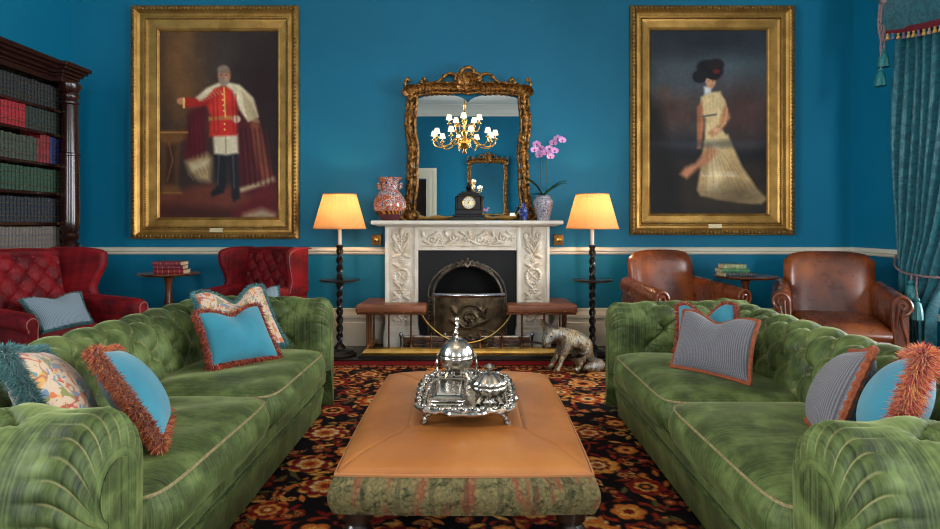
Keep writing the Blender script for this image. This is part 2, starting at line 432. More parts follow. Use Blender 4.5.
for a, b in sorted(LW):
    bs.append((XL - .25, XL, y, a, 0, ZC)); bs.append((XL - .25, XL, a, b, 0, WZ0)); bs.append((XL - .25, XL, a, b, WZ1, ZC)); y = b
bs.append((XL - .25, XL, y, YB, 0, ZC)); slab('wall_left', m['teal'], bs)
FW = [(-3.75, -2.75), (1.95, 3.45)]
DX0, DX1, DZ = -2.3, -1.36, 2.55
slab('wall_front', m['teal'], [(XL, FW[0][0], YF - .15, YF, 0, ZC), (FW[0][1], DX0, YF - .15, YF, 0, ZC), (DX1, FW[1][0], YF - .15, YF, 0, ZC), (FW[1][1], XR, YF - .15, YF, 0, ZC)] + [(a, b, YF - .15, YF, z0, z1) for a, b in FW for z0, z1 in ((0, WZ0), (WZ1, ZC))] + [ (DX0, DX1, YF - .15, YF, DZ, ZC), (DX0 - .2, DX1 + .2, YF - .5, YF - .42, 0, DZ + .1)])
def run(name, prof, segs, mat):
    """moulding: prof = (out from wall, z); segs = [(p0,p1,normal)]"""
    mb = MB()
    for (x0, y0), (x1, y1), (nx, ny) in segs:
        n = len(prof)
        vs = [(x0 + nx * o, y0 + ny * o, z) for o, z in prof] + [(x1 + nx * o, y1 + ny * o, z) for o, z in prof]
        mb.add(vs, [(i, i + 1, n + i + 1, n + i) for i in range(n - 1)] + [tuple(range(n)), tuple(range(n, 2 * n))])
    return struct(mb.build(name, mat, None, False))
rail = [(0, .900), (.012, .900), (.022, .912), (.022, .925), (.034, .935), (.034, .950), (.022, .958), (.016, .968), (0, .972)]
skirt = [(0, 0), (.03, 0), (.03, .225), (.022, .235), (.022, .262), (.036, .275), (.036, .30), (.014, .335), (.012, .365), (0, .37)]
cov = [(0, 4.40), (.03, 4.40), (.03, 4.46), (.06, 4.50), (.10, 4.58), (.19, 4.66), (.26, 4.70), (.26, ZC), (0, ZC)]
bk = lambda a, b: ((a, YB), (b, YB), (0, -1))
run('trim_1', rail, [bk(XL, -.815), bk(.725, XR)], m['cream'])
run('trim_2', rail, [((XR, 5.35), (XR, YB), (-1, 0))], m['cream'])
run('trim_3', rail, [((XL, 1.8), (XL, YB), (1, 0))], m['cream'])
run('trim_4', cov, [bk(XL, XR), ((XR, YF), (XR, YB), (-1, 0)), ((XL, YF), (XL, YB), (1, 0)), ((XL, YF), (XR, YF), (0, 1))], m['ceil'])
run('baseboard_back', skirt, [bk(XL, -.83), bk(.74, XR)], m['cream'])
run('baseboard_right', skirt, [((XR, 5.3), (XR, YB), (-1, 0))], m['cream'])
run('baseboard_left', skirt, [((XL, YF), (XL, YB), (1, 0))], m['cream'])
for i, (a, b) in enumerate(WIN):
    mb = MB(); x0, x1 = XR + .10, XR + .16
    mb.bx(x0, x1, a, a + .07, WZ0, WZ1); mb.bx(x0, x1, b - .07, b, WZ0, WZ1)
    mb.bx(x0, x1, a, b, WZ0, WZ0 + .09); mb.bx(x0, x1, a, b, WZ1 - .07, WZ1); mb.bx(x0, x1, a, b, 1.96, 2.03)
    for k in (1, 2): yy = a + (b - a) * k / 3; mb.bx(x0 + .015, x1 - .015, yy - .013, yy + .013, WZ0, WZ1)
    for zz in (1.2, 2.78): mb.bx(x0 + .015, x1 - .015, a, b, zz - .013, zz + .013)
    mb.bx(XR - .03, XR + .10, a, b, WZ0 - .03, WZ0 + .012)
    w = struct(mb.build('window_%d' % (i + 1), m['cream'], None, False))
    g = MB(); g.bx(x0 + .025, x0 + .031, a + .05, b - .05, WZ0 + .05, WZ1 - .05); g.build('pane', m['glass'], w, False)
for i, (a, b) in enumerate(FW):
    mb = MB(); y0, y1 = YF - .12, YF - .06
    mb.bx(a, a + .07, y0, y1, WZ0, WZ1); mb.bx(b - .07, b, y0, y1, WZ0, WZ1); mb.bx(a, b, y0, y1, WZ0, WZ0 + .09); mb.bx(a, b, y0, y1, WZ1 - .07, WZ1); mb.bx(a, b, y0, y1, 1.96, 2.03)
    mb.bx((a + b) / 2 - .013, (a + b) / 2 + .013, y0 + .015, y1 - .015, WZ0, WZ1)
    w = struct(mb.build('window_%d' % (i + 4), m['cream'], None, False))
    g = MB(); g.bx(a + .05, b - .05, y0 + .025, y0 + .031, WZ0 + .05, WZ1 - .05); g.build('pane', m['glass'], w, False)
for i, (a, b) in enumerate(LW):
    mb = MB(); x0, x1 = XL - .16, XL - .10
    mb.bx(x0, x1, a, a + .07, WZ0, WZ1); mb.bx(x0, x1, b - .07, b, WZ0, WZ1); mb.bx(x0, x1, a, b, WZ0, WZ0 + .09); mb.bx(x0, x1, a, b, WZ1 - .07, WZ1); mb.bx(x0, x1, a, b, 1.96, 2.03)
    mb.bx(x0 + .015, x1 - .015, (a + b) / 2 - .013, (a + b) / 2 + .013, WZ0, WZ1)
    w = struct(mb.build('window_%d' % (i + 6), m['cream'], None, False))
    g = MB(); g.bx(x0 + .025, x0 + .031, a + .05, b - .05, WZ0 + .05, WZ1 - .05); g.build('pane', m['glass'], w, False)
# door in the wall behind the camera, seen in the mirror
mb = MB()
for o, d in ((0, .03), (.07, .05), (.15, .035), (.22, .06)):
    w = .09
    mb.bx(DX0 - o - w, DX0 - o, YF, YF + d, 0, DZ + o + w); mb.bx(DX1 + o, DX1 + o + w, YF, YF + d, 0, DZ + o + w); mb.bx(DX0 - o, DX1 + o, YF, YF + d, DZ + o, DZ + o + w)
d = struct(mb.build('door_1', m['cream'], None, False))
mb = MB(); mb.bx(DX0 + .25, DX1, YF - .14, YF - .10, .02, DZ - .02, .005)
for z0, z1 in ((.2, 1.0), (1.2, 2.3)):
    mb.bx(DX0 + .36, DX1 - .12, YF - .10, YF - .085, z0, z1, .01)
mb.build('door_leaf', m['maho'], d, False)

# ------------------------------------------------------------------ daylight and camera
def area(name, loc, rot, sx, sy, power, col):
    l = bpy.data.lights.new(name, 'AREA'); l.shape = 'RECTANGLE'; l.size = sx; l.size_y = sy; l.energy = power; l.color = col
    o = bpy.data.objects.new(name, l); o.location = loc; o.rotation_euler = rot; COL.objects.link(o); return o
for (a, b), pw in zip(WIN, (420, 330, 330)):
    area('window_daylight', (XR + .36, (a + b) / 2, (WZ0 + WZ1) / 2), (0, PI / 2, 0), WZ1 - WZ0, b - a, pw, (.95, .97, 1.0))
for (a, b), pw in zip(FW, (260, 400)):
    area('window_daylight', ((a + b) / 2, YF - .25, (WZ0 + WZ1) / 2), (PI / 2, 0, 0), b - a, WZ1 - WZ0, pw, (.95, .97, 1.0))
for (a, b), pw in zip(LW, (420, 420)):
    area('window_daylight', (XL - .31, (a + b) / 2, (WZ0 + WZ1) / 2), (0, -PI / 2, 0), WZ1 - WZ0, b - a, pw, (.95, .97, 1.0))
w = bpy.data.worlds.new('overcast_sky'); bpy.context.scene.world = w; w.use_nodes = True
w.node_tree.nodes['Background'].inputs[0].default_value = (.72, .84, 1.0, 1); w.node_tree.nodes['Background'].inputs[1].default_value = 2.0
cam = bpy.data.cameras.new('camera'); co = bpy.data.objects.new('camera', cam); COL.objects.link(co)
cam.sensor_width = 36; cam.lens = F / 940 * 36; cam.shift_x = -2 / 940; cam.shift_y = -(264.5 - 224) / 940
co.location = (0, 0, HC); co.rotation_euler = (PI / 2, 0, 0); cam.clip_start = .05
S = bpy.context.scene; S.camera = co
S.view_settings.view_transform = 'Standard'; S.view_settings.look = 'None'; S.view_settings.gamma = 1; S.view_settings.exposure = 0.15
try: S.view_settings.use_curve_mapping = False
except Exception: pass
S.cycles.filter_width = 1.15; S.cycles.use_denoising = True; S.cycles.max_bounces = 8; S.cycles.diffuse_bounces = 5; S.cycles.glossy_bounces = 5
S.cycles.sample_clamp_indirect = 6; S.cycles.caustics_reflective = False; S.cycles.caustics_refractive = False
# ------------------------------------------------------------------ chesterfield sofas
def tuft(t, s, a, b, H, Hb):
    u = t / a + s / (2 * b); v = t / a - s / (2 * b)
    fu = abs(u - round(u)); fv = abs(v - round(v)); r2 = fu * fu + fv * fv
    th = math.atan2(u - round(u), v - round(v))
    mn = min(fu, fv); pf = (abs(math.sin(PI * u)) * abs(math.sin(PI * v)))
    fu0, fv0 = math.floor(u), math.floor(v); pit = 0; dm = 9
    for iu in (fu0, fu0 + 1):
        for iv in (fv0, fv0 + 1):
            d = math.hypot(a * ((u - iu) + (v - iv)) / 2, b * ((u - iu) - (v - iv))); pit += math.exp(-d / .024); dm = min(dm, d)
    h = H * (.52 * (1 - math.exp(-mn / .04)) + .22 * pf ** .6) - Hb * pit + .16 * H * math.cos(8 * th) * math.exp(-(dm / .05) ** 2) * (1 - math.exp(-(dm / .014) ** 2)) + .012
    return h, math.exp(-min(fu, fv) / .035) * (1 - math.exp(-r2 / .01) * .3)

def path_eval(prof):
    """arc-length parametrised 2D profile -> f(s01) = (pos, normal), length"""
    L = [0]
    for p, q in zip(prof, prof[1:]): L.append(L[-1] + math.hypot(q[0] - p[0], q[1] - p[1]))
    def f(k):
        s = k * L[-1]
        for i in range(len(prof) - 1):
            if s <= L[i + 1] or i == len(prof) - 2:
                t = (s - L[i]) / max(1e-9, L[i + 1] - L[i]); p, q = prof[i], prof[i + 1]
                d = (q[0] - p[0], q[1] - p[1]); n = math.hypot(*d) or 1
                return (p[0] + d[0] * t, p[1] + d[1] * t), (-d[1] / n, d[0] / n)
    return f, L[-1]

SL, SD, ST = 2.06, .62, .735         # seat length, seat depth, height of the roll
RR = .118
def roll_profile(d0, z0, lean, rc, zc, r, a1, zend, n=26):
    """from the seat up the inner face, over the outward roll, and down the outside"""
    pr = [(d0, z0)]
    a0 = PI - .18
    sx, sz = rc + r * math.cos(a0), zc + r * math.sin(a0)
    for k in range(1, 7): pr.append((lerp(d0, sx, (k / 7) ** 1.2), lerp(z0, sz, k / 7)))
    for k in range(n + 1):
        a = a0 + (a1 - a0) * k / n; pr.append((rc + r * math.cos(a), zc + r * math.sin(a)))
    ex, ez = pr[-1]
    pr.append((rc + r * .25, ez - .05)); pr.append((rc + r * .3, zend)); return pr

def chesterfield(name_label, loc, rz, near_end):
    root = thing('chesterfield_sofa', name_label, 'sofa', loc, rz, 'green velvet sofas')
    hl = SL / 2
    # --- back
    pr = roll_profile(SD - .02, .34, 0, SD + .145, ST - RR - .026, RR, -.75, .10)
    f, Lp = path_eval(pr); nu, nv = 330, 96; W = 2 * hl + .63
    mb = MB(); cre = []
    def fn(u, v):
        t = (u - .5) * W + near_end * .057; s = v * Lp
        (d, z), (nx, nz) = f(v)
        fade = smooth01((.57 - v) / .17) * smooth01((v - .02) / .06)
        h, c = tuft(t, s - .04, .205, .098, .042, .066)
        h *= fade; cre.append(c * fade)
        big = .012 * math.sin(PI * min(1, v / .6))
        return (t, d + nx * (h + big), z + nz * (h + big))
    b = mb.grid(fn, nu, nv, su=W, sv=Lp); mb.setattr_('crease', b, cre)
    for sgn in (-1, 1):        # end caps closing the roll
        base = len(mb.v); pts = [f(k / 40)[0] for k in range(41)]
        mb.add([(sgn * W / 2 + near_end * .057, d, z) for d, z in pts] + [(sgn * W / 2 + near_end * .057, SD + .13, .1)], [tuple(range(42))])
    mb.build('backrest', m['green'], root, angle=180)
    # tufting buttons
    for j in range(1, 5):
        for i in range(-6, 7):
            t = (i + (.5 if j % 2 else 0)) * .205
            if abs(t) > hl + .02: continue
            k = (j * .098 + .04) / Lp
            if k > .58: continue
            (d, z), (nx, nz) = f(k)
            bt = MB(); bt.ell((t, d + nx * -.016, z + nz * -.016), (.012, .010, .012), 8, 5); bt.build('tufting_button', m['green'], root)
    # --- arms
    for sgn in (-1, 1):
        near = sgn == near_end; RA = .192 if near else .135; rc_, zc_ = RA + .013, ST - RA
        def prof(dl):
            r = RA - dl; p = [(.022 + dl, .30)]
            a0 = PI - .05
            sx, sz = rc_ + r * math.cos(a0), zc_ + r * math.sin(a0)
            for k in range(1, 6): p.append((lerp(.022 + dl, sx, k / 6), lerp(.30, sz, k / 6)))
            for k in range(29): a = a0 + (-.95 - a0) * k / 28; p.append((rc_ + r * math.cos(a), zc_ + r * math.sin(a)))
            p.append((rc_ + .10 * RA / .192 - dl * .4, zc_ - RA * 1.35 + dl)); p.append((rc_ + .12 * RA / .192 - dl * .6, .06)); return p
        DL = .118 if near else .088
        full, LA = path_eval(prof(0)); AD = SD + .22
        ring = [path_eval(prof(DL * k / 8))[0] for k in range(9)]
        mb = MB(); cre = []
        def fn(u, v):
            # v: 0 front panel edge ... 1 back
            q = v * AD
            if q < .13:
                th = (1 - q / .13) * PI / 2; dl = DL * (1 - math.cos(th)); y = .050 - .070 * math.sin(th)
                kf = min(8, dl / DL * 8); i0 = int(min(7, kf)); fa, na = ring[i0](u); fb, nb = ring[i0 + 1](u); w = kf - i0
                (x, z), (nx, nz) = (lerp(fa[0], fb[0], w), lerp(fa[1], fb[1], w)), na
            else:
                y = .050 + (q - .13) * 1.11; (x, z), (nx, nz) = full(u)
            s = u * LA
            # gathered pleats round the scroll
            pl = smooth01((.22 - q) / .12) * smooth01(q / .05) * smooth01((u - .20) / .06) * smooth01((.84 - u) / .06)
            w = abs(math.sin(PI * u * LA / .050)); ph = .016 * pl * (w ** .5) - .010 * pl
            fade = smooth01((.70 - u) / .1) * smooth01((u - .03) / .06) * smooth01((q - .20) / .12)
            h, c = tuft(y - .10, s - .10, .205, .098, .034, .046); h -= .016
            cre.append(max(c * fade * .55, pl * max(0, 1 - w / .40) * smooth01((.17 - q) / .05)))
            hh = h * fade + ph
            return (sgn * (hl - .022 + x + nx * hh * 1.0), y, z + nz * hh)
        b = mb.grid(fn, 280, 120, su=LA, sv=AD, swap=True); mb.setattr_('crease', b, cre)
        a = mb.build('arm', m['green'], root, angle=180)
        # flat front panel inside the scroll
        p2 = prof(DL - .004); pl = MB()
        pl.prism([(x, z) for x, z in p2], lambda x, z, d: (sgn * (hl - .022 + x), d, z), -.022, .06)
        pl.build('arm_front_panel', m['green'], a, True, 30)
    # --- base
    mb = MB()
    def bf(u, v):
        z = lerp(.045, .300, v); y = .03 + .016 * math.cos(v * PI * 1.0) - .0 + .022 * math.exp(-((v - .66) / .045) ** 2)
        return ((u - .5) * (SL + .05), y - .02, z)
    b = mb.grid(bf, 60, 24, su=SL, sv=.26)
    mb.bx(-hl - .02, hl + .02, .05, SD + .1, .045, .30)
    mb.bx(-hl - .20, hl + .20, SD + .02, SD + .20, .045, .36)
    mb.build('base', m['green'], root, True, 50)
    tb = MB(); tb.tube([((u - .5) * (SL + .04), .012, .205) for u in [k / 20 for k in range(21)]], .005, 6); tb.build('piping', m['green'], root)
    for sx in (-1, 1):
        for y in (.06, SD + .1):
            mb = MB(); mb.lathe([(.02, 0), (.026, .01), (.03, .03), (.024, .05), (.03, .06)], 14, (sx * (hl + .06), y, 0)); mb.build('foot', m['ebony'], root)
    # --- seat cushions
    for sx in (-1, 1):
        cx = sx * SL / 4; w = SL / 2 - .012; hw = w / 2; mb = MB(); n1 = 64; n2 = 40; z0, zt = .285, .430
        y0, y1 = -.012, SD + .03; hd = (y1 - y0) / 2; cy = (y0 + y1) / 2
        def rnd(x, y):
            q = max(abs(x), abs(y)); k = q / max(1e-9, (abs(x) ** 9 + abs(y) ** 9) ** (1 / 9)); k = lerp(1, k, q ** 6); return x * k, y * k
        def se(u, v, up):
            x = (u * 2 - 1); y = (v * 2 - 1)
            cr = (1 - x ** 4) * (1 - y ** 4)
            z = (zt + .046 * cr ** .55 + .005 * math.sin(9 * x + 4 * y) * cr) if up else z0
            x, y = rnd(x, y); return (cx + x * hw * (1 - .008 * (1 - y * y)), cy + y * hd, z)
        mb.grid(lambda u, v: se(u, v, True), n1, n2, su=w, sv=hd * 2)
        mb.grid(lambda u, v: se(u, v, False), 4, 4)
        per = []
        K = 50
        for k in range(K): per.append((-1 + 2 * k / K, -1))
        for k in range(K): per.append((1, -1 + 2 * k / K))
        for k in range(K): per.append((1 - 2 * k / K, 1))
        for k in range(K): per.append((-1, 1 - 2 * k / K))
        def side(u, v):
            x, y = per[int(round(u * len(per))) % len(per)]; z = lerp(z0, zt, v); o = .026 * math.sin(PI * v)
            ox = o * (1 if x >= .999 else -1 if x <= -.999 else 0) * .3; oy = o * (1 if y >= .999 else -1 if y <= -.999 else 0); x, y = rnd(x, y)
            return (cx + x * hw * (1 - .008 * (1 - y * y)) + ox, cy + y * hd + oy, z)
        mb.grid(side, len(per), 8, cu=True, su=3.2, sv=.15)
        c = mb.build('seat_cushion', m['green'], root, angle=60)
        tb = MB()
        for z, mt in ((zt, m['greenpipe']), (z0 + .004, m['green'])):
            tb = MB(); tb.tube([(cx + x * hw * (1 - .008 * (1 - y * y)), cy + y * hd, z) for x, y in [rnd(*q) for q in per]], .0055, 6, closed=True); tb.build('piping', mt, c)
    return root
chesterfield('green tufted velvet chesterfield sofa on the left, in front of the red wing chairs', (-.895, 2.765, 0), PI / 2, -1)
chesterfield('green tufted velvet chesterfield sofa on the right, in front of the brown leather club chairs', (.860, 2.74, 0), -PI / 2, 1).scale = (1, 1, .965)

# ------------------------------------------------------------------ scatter cushions
def pillow(label, corners, thick, mat, edge, edgemat, chop=.0, group=None, bulge=1., name='scatter_cushion', flen=.05, dens=1.0, nflip=1):
    bl, br, tl, tr = [Vector(c) for c in corners]
    org = (bl + br) / 2
    root = thing(name, label, 'cushion', org, 0, group)
    bl, br, tl, tr = [c - org for c in (bl, br, tl, tr)]
    N = ((br - bl).cross(tl - bl)).normalized() * nflip
    W = ((br - bl).length + (tr - tl).length) / 2; H = ((tl - bl).length + (tr - br).length) / 2
    up = ((tl - bl) + (tr - br)).normalized(); rt = ((br - bl) + (tr - tl)).normalized()
    def flat(u, v):
        x, y = u * 2 - 1, v * 2 - 1
        q = bl * (1 - u) * (1 - v) + br * u * (1 - v) + tl * (1 - u) * v + tr * u * v
        q = q - rt * (x * W * .5 * .075 * (1 - y * y)) - up * (y * H * .5 * .07 * (1 - x * x))
        q = q - up * (chop * math.exp(-(x / .33) ** 2) * max(0, v) ** 3) + up * (chop * .25 * math.exp(-((abs(x) - .72) / .25) ** 2) * v ** 3)
        return q
    def th(u, v):
        x, y = u * 2 - 1, v * 2 - 1
        e = max(0., (1 - x * x) * (1 - y * y)) ** .5
        dent = 1 - .55 * (chop > 0) * math.exp(-(x / .28) ** 2) * max(0, v) ** 2
        return thick * .5 * e * dent
    mb = MB(); n = 44
    for sd in (1, -1):
        mb.grid(lambda u, v: flat(u, v) + N * sd * th(u, v) * (bulge if sd > 0 else 1.), n, n, su=W, sv=H)
    mb.build('cover', mat, root, angle=180)
    K = 60; per = [(k / K, 0) for k in range(K)] + [(1, k / K) for k in range(K)] + [(1 - k / K, 1) for k in range(K)] + [(0, 1 - k / K) for k in range(K)]
    pts = [flat(u, v) for u, v in per]; ctr = sum(pts, Vector()) / len(pts)
    if edge == 'piping':
        e = MB(); e.tube(pts, .011, 7, closed=True); e.build('piping', edgemat, root)
    elif edge == 'fringe':
        e = MB(); rn = random.Random(hash(label) % 1000 if False else len(label))
        perim = sum((pts[i] - pts[i - 1]).length for i in range(len(pts)))
        cnt = int(perim * (2300 if dens < 2 else 3000) * dens); L = len(pts)
        for k in range(cnt):
            s = rn.random() * L; i = int(s); p = pts[i].lerp(pts[(i + 1) % L], s - i)
            tan = (pts[(i + 1) % L] - pts[i - 1]).normalized(); out = tan.cross(N); 
            if out.dot(p - ctr) < 0: out = -out
            d = (out * rn.uniform(.35, 1.1) + N * rn.gauss(0, .62 if dens < 2 else .95) + tan * rn.gauss(0, .45 if dens < 2 else .8)).normalized()
            ln = flen * rn.uniform(.6, 1.05); w = (.0018 if dens < 2 else .0011) * rn.uniform(.8, 1.5)
            sdv = d.cross(Vector((rn.gauss(0, 1), rn.gauss(0, 1), rn.gauss(0, 1)))).normalized(); s2 = d.cross(sdv)
            p0 = p - out * .008 + N * rn.gauss(0, .004); p1 = p0 + d * ln * .6; p2 = p0 + d * ln + Vector((0, 0, -ln * .15))
            vs = [p0 + sdv * w, p0 - sdv * w * .5 + s2 * w * .8, p0 - sdv * w * .5 - s2 * w * .8,
                  p1 + sdv * w * 1.1, p1 - sdv * w * .55 + s2 * w * .9, p1 - sdv * w * .55 - s2 * w * .9, p2]
            b = e.add(vs, [(0, 1, 4, 3), (1, 2, 5, 4), (2, 0, 3, 5), (3, 4, 6), (4, 5, 6), (5, 3, 6)])
            e.setattr_('rnd', b, [rn.random()] * 7)
        e.build('fringe', edgemat, root, False)
    elif edge == 'ruche':
        e = MB(); 
        e.tube([p * 1.0 for p in pts], [.014 + .003 * math.sin(k * 1.1) for k in range(len(pts))], 7, closed=True); e.build('ruched_trim', edgemat, root)
    return root
g1 = 'cushions on the left sofa'; g2 = 'cushions on the right sofa'
pillow('turquoise cushion with rust fringe at the far end of the left sofa',
       [P(211, 367, 3.10), P(279, 357, 3.40), P(196, 314, 3.14), P(258, 306, 3.52)], .15, m['blue'], 'fringe', m['rust'], .03, None, 1.1, flen=.042)
pillow('cream floral cushion with teal fringe at the far end of the left sofa',
       [P(208, 356, 3.26), P(286, 344, 3.62), P(193, 295, 3.36), P(262, 287, 3.76)], .13, m['floral'], 'fringe', m['tealfringe'], .07, None, 1., flen=.035)
pillow('turquoise cushion standing edge on with a thick rust fringe, near end of the left sofa',
       [P(160, 446, 2.00), P(170, 418, 2.40), P(92, 352, 2.02), P(114, 350, 2.40)], .155, m['blue'], 'fringe', m['multi'], .0, None, 1., flen=.042, dens=3.6)
pillow('cream floral cushion with shaggy teal fringe beside the near arm of the left sofa',
       [P(70, 468, 1.84), P(98, 424, 2.26), P(2, 352, 1.84), P(40, 352, 2.26)], .18, m['floral'], 'fringe', m['tealfringe'], .0, None, 1., flen=.05, dens=3.6)
pillow('turquoise cushion with rust fringe at the far end of the right sofa',
       [P(676, 352, 3.42), P(744, 356, 3.18), P(678, 307, 3.54), P(735, 306, 3.36)], .13, m['blue'], 'fringe', m['rust'], .065, None, 1., flen=.038)
pillow('grey tweed cushion with rust piping leaning at the far end of the right sofa',
       [P(671, 366, 3.14), P(750, 384, 2.79), P(684, 311, 3.28), P(759, 322, 2.96)], .15, m['tweed'], 'piping', m['rustpipe'], .035, None, 1.1)
pillow('grey tweed cushion standing edge on with rust piping, near end of the right sofa',
       [P(830, 452, 1.96), P(808, 420, 2.34), P(874, 350, 1.97), P(852, 352, 2.34)], .17, m['tweed'], 'ruche', m['rustpipe'], .0, None, 1.)
pillow('turquoise cushion with shaggy coral fringe beside the near arm of the right sofa',
       [P(884, 468, 1.70), P(862, 432, 2.06), P(926, 354, 1.70), P(912, 360, 2.06)], .17, m['blue'], 'fringe', m['coral'], .0, None, 1., flen=.055, dens=3.6)
# ------------------------------------------------------------------ fireplace
CX = -.045
def height_panel(w, h, fields, nx, nz, mir=False):
    """relief height map: fields are tuples of simple carved forms, in panel coordinates"""
    X, Z = np.meshgrid(np.linspace(-w / 2, w / 2, nx), np.linspace(0, h, nz)); H = np.zeros_like(X)
    def put(hh): np.maximum(H, hh, out=H)
    for fl in fields:
        k = fl[0]
        for sx in ((1, -1) if fl[-1] == 'm' else (1,)):
            XX = X * sx
            if k == 'e':
                _, cx, cz, rx, rz, a, hh = fl[:7]; ca, sa = math.cos(a), math.sin(a)
                dx, dz = XX - cx, Z - cz; u = (dx * ca + dz * sa) / rx; v = (-dx * sa + dz * ca) / rz
                put(hh * np.sqrt(np.clip(1 - u * u - v * v, 0, 1)))
            elif k == 'r':
                _, cx, cz, r, t, hh = fl[:6]; d = np.abs(np.hypot(XX - cx, Z - cz) - r) / t
                an = np.arctan2(Z - cz, XX - cx); put(hh * np.sqrt(np.clip(1 - d * d, 0, 1)) * (.8 + .2 * np.cos(an * 16)))
            elif k == 'f':   # rosette
                _, cx, cz, r, n, hh = fl[:6]; d = np.hypot(XX - cx, Z - cz); an = np.arctan2(Z - cz, XX - cx)
                rr = r * (.72 + .28 * np.cos(n * an)); put(hh * np.sqrt(np.clip(1 - (d / rr) ** 2, 0, 1)) * (.75 + .25 * np.cos(d / r * 9)))
            elif k == 's':   # stroke along points, thickness
                _, pts, t, hh = fl[:4]
                for i in range(len(pts) - 1):
                    ax, az = pts[i]; bx, bz = pts[i + 1]; dx, dz = bx - ax, bz - az; L = dx * dx + dz * dz + 1e-9
                    q = np.clip(((XX - ax) * dx + (Z - az) * dz) / L, 0, 1); d = np.hypot(XX - ax - q * dx, Z - az - q * dz) / t
                    put(hh * np.sqrt(np.clip(1 - d * d, 0, 1)))
    return X, Z, H
def relief(mb, w, h, fields, origin, nx=60, nz=200, d0=.0):
    X, Z, H = height_panel(w, h, fields, nx, nz); vs = []
    for j in range(nz):
        for i in range(nx): vs.append((origin[0] + X[j, i], origin[1] - H[j, i] - d0, origin[2] + Z[j, i]))
    fs = [(j * nx + i, j * nx + i + 1, (j + 1) * nx + i + 1, (j + 1) * nx + i) for j in range(nz - 1) for i in range(nx - 1)]
    mb.add(vs, fs)
def spiral(cx, cz, r, turns, a0, n=26, sgn=1):
    return [(cx + r * (1 - .8 * k / n) * math.cos(a0 + sgn * 2 * PI * turns * k / n), cz + r * (1 - .8 * k / n) * math.sin(a0 + sgn * 2 * PI * turns * k / n)) for k in range(n + 1)]

YJ = 5.90
fp = thing('fireplace_surround', 'carved cream marble fireplace surround under the gilt mirror', 'fireplace', (CX, YJ, 0))
mb = MB(); hw = .885
prf = [(0, 1.178), (.08, 1.178), (.10, 1.186), (.135, 1.196), (.14, 1.204), (.14, 1.226), (.132, 1.232)]
for o, z in prf: pass
n = len(prf)
def mant(a, b, d): return None
vs = []
for o, z in prf: vs += [(-hw + .14 - o, .30, z), (-hw + .14 - o, -o + .0, z), (hw - .14 + o, -o, z), (hw - .14 + o, .30, z)]
fs = []
for j in range(n - 1):
    for k in range(3): fs.append((j * 4 + k, j * 4 + k + 1, j * 4 + 5 + k, j * 4 + 4 + k))
fs += [(0, 1, 2, 3), tuple((n - 1) * 4 + k for k in (3, 2, 1, 0)), tuple([j * 4 for j in range(n)] + [])[:0] or (0, 3, (n - 1) * 4 + 3, (n - 1) * 4)]
mb.add(vs, fs); mb.build('mantel_shelf', m['marble'], fp, False)
mb = MB(); mb.bx(-.775, .775, .0, .295, .952, 1.178, .004)
mb.bx(-.46, .46, -.012, .02, .955, .968); mb.bx(-.46, .46, -.012, .02, 1.155, 1.168)
fr = mb.build('frieze', m['marble'], fp, False)
fields = []
for s in range(4):        # running scrolls and leaves of the frieze
    c = -.33 + s * .22; up = s % 2
    fields += [('s', spiral(c, .085 + .02 * up, .055, 1.5, PI * up, 26, 1 if up else -1), .010, .016),
               ('e', c + .02, .125, .055, .020, .5 - up, .020), ('e', c - .05, .06, .050, .016, -.5 + up * .9, .018),
               ('f', c + .085, .07 + .03 * up, .03, 5, .018), ('e', c + .06, .15, .03, .014, -.6, .014), ('e', c - .09, .14, .018, .03, .3, .018)]
fields += [('f', 0, .10, .045, 6, .024), ('s', [(-.42, .03), (-.3, .022), (-.15, .035), (0, .024), (.15, .035), (.3, .022), (.42, .03)], .007, .012)]
mb = MB(); relief(mb, .90, .185, fields, (0, -.002, .968), 260, 60); mb.build('carved_scrollwork', m['carving'], fr)
for sx in (-1, 1):
    mb = MB(); x0, x1 = (-.775, -.465) if sx < 0 else (.465, .775); xc = (x0 + x1) / 2
    mb.bx(x0, x1, .0, .295, .20, .955, .004)
    for a, b in ((x0 + .004, x0 + .03), (x1 - .03, x1 - .004)): mb.bx(a, b, -.012, .01, .21, 1.17, .003)
    j = mb.build('jamb', m['marble'], fp, False)
    mb = MB(); mb.bx(x0 - .012, x1 + .012, -.022, .295, .0, .20, .006); mb.bx(x0 - .006, x1 + .006, -.016, .05, .2, .235, .005)
    mb.build('plinth', m['marble'], j, False)
    f2 = [('r', 0, .47, .068, .014, .020), ('s', [(-.03, .44), (.03, .50)], .007, .012, 'm'), ('f', 0, .47, .02, 6, .012)]
    for z, r in ((.34, .045), (.20, .04), (.62, .03)): f2.append(('f', 0, z, r, 6, .026))
    for z, a in ((.40, .9), (.29, .7), (.27, -.6), (.16, -.8), (.12, .6), (.57, .5), (.66, -.4), (.71, .7)):
        f2.append(('e', .045, z, .045, .017, a, .018, 'm'))
    f2 += [('s', spiral(.052, .85, .038, 1.3, -1.5), .010, .018, 'm'), ('s', [(0, .70), (.03, .76), (.06, .80), (.075, .86)], .014, .02, 'm'), ('f', 0, .80, .045, 8, .026), ('e', 0, .88, .02, .045, 0, .024),
           ('e', .05, .75, .05, .018, 1.1, .018, 'm'), ('e', .06, .06, .03, .02, .4, .016, 'm'), ('f', 0, .07, .045, 5, .022), ('e', .06, .22, .03, .014, .2, .014, 'm')]
    mb = MB(); relief(mb, .22, .93, f2, (xc, -.002, .24), 64, 240); mb.build('carved_panel', m['carving'], j)
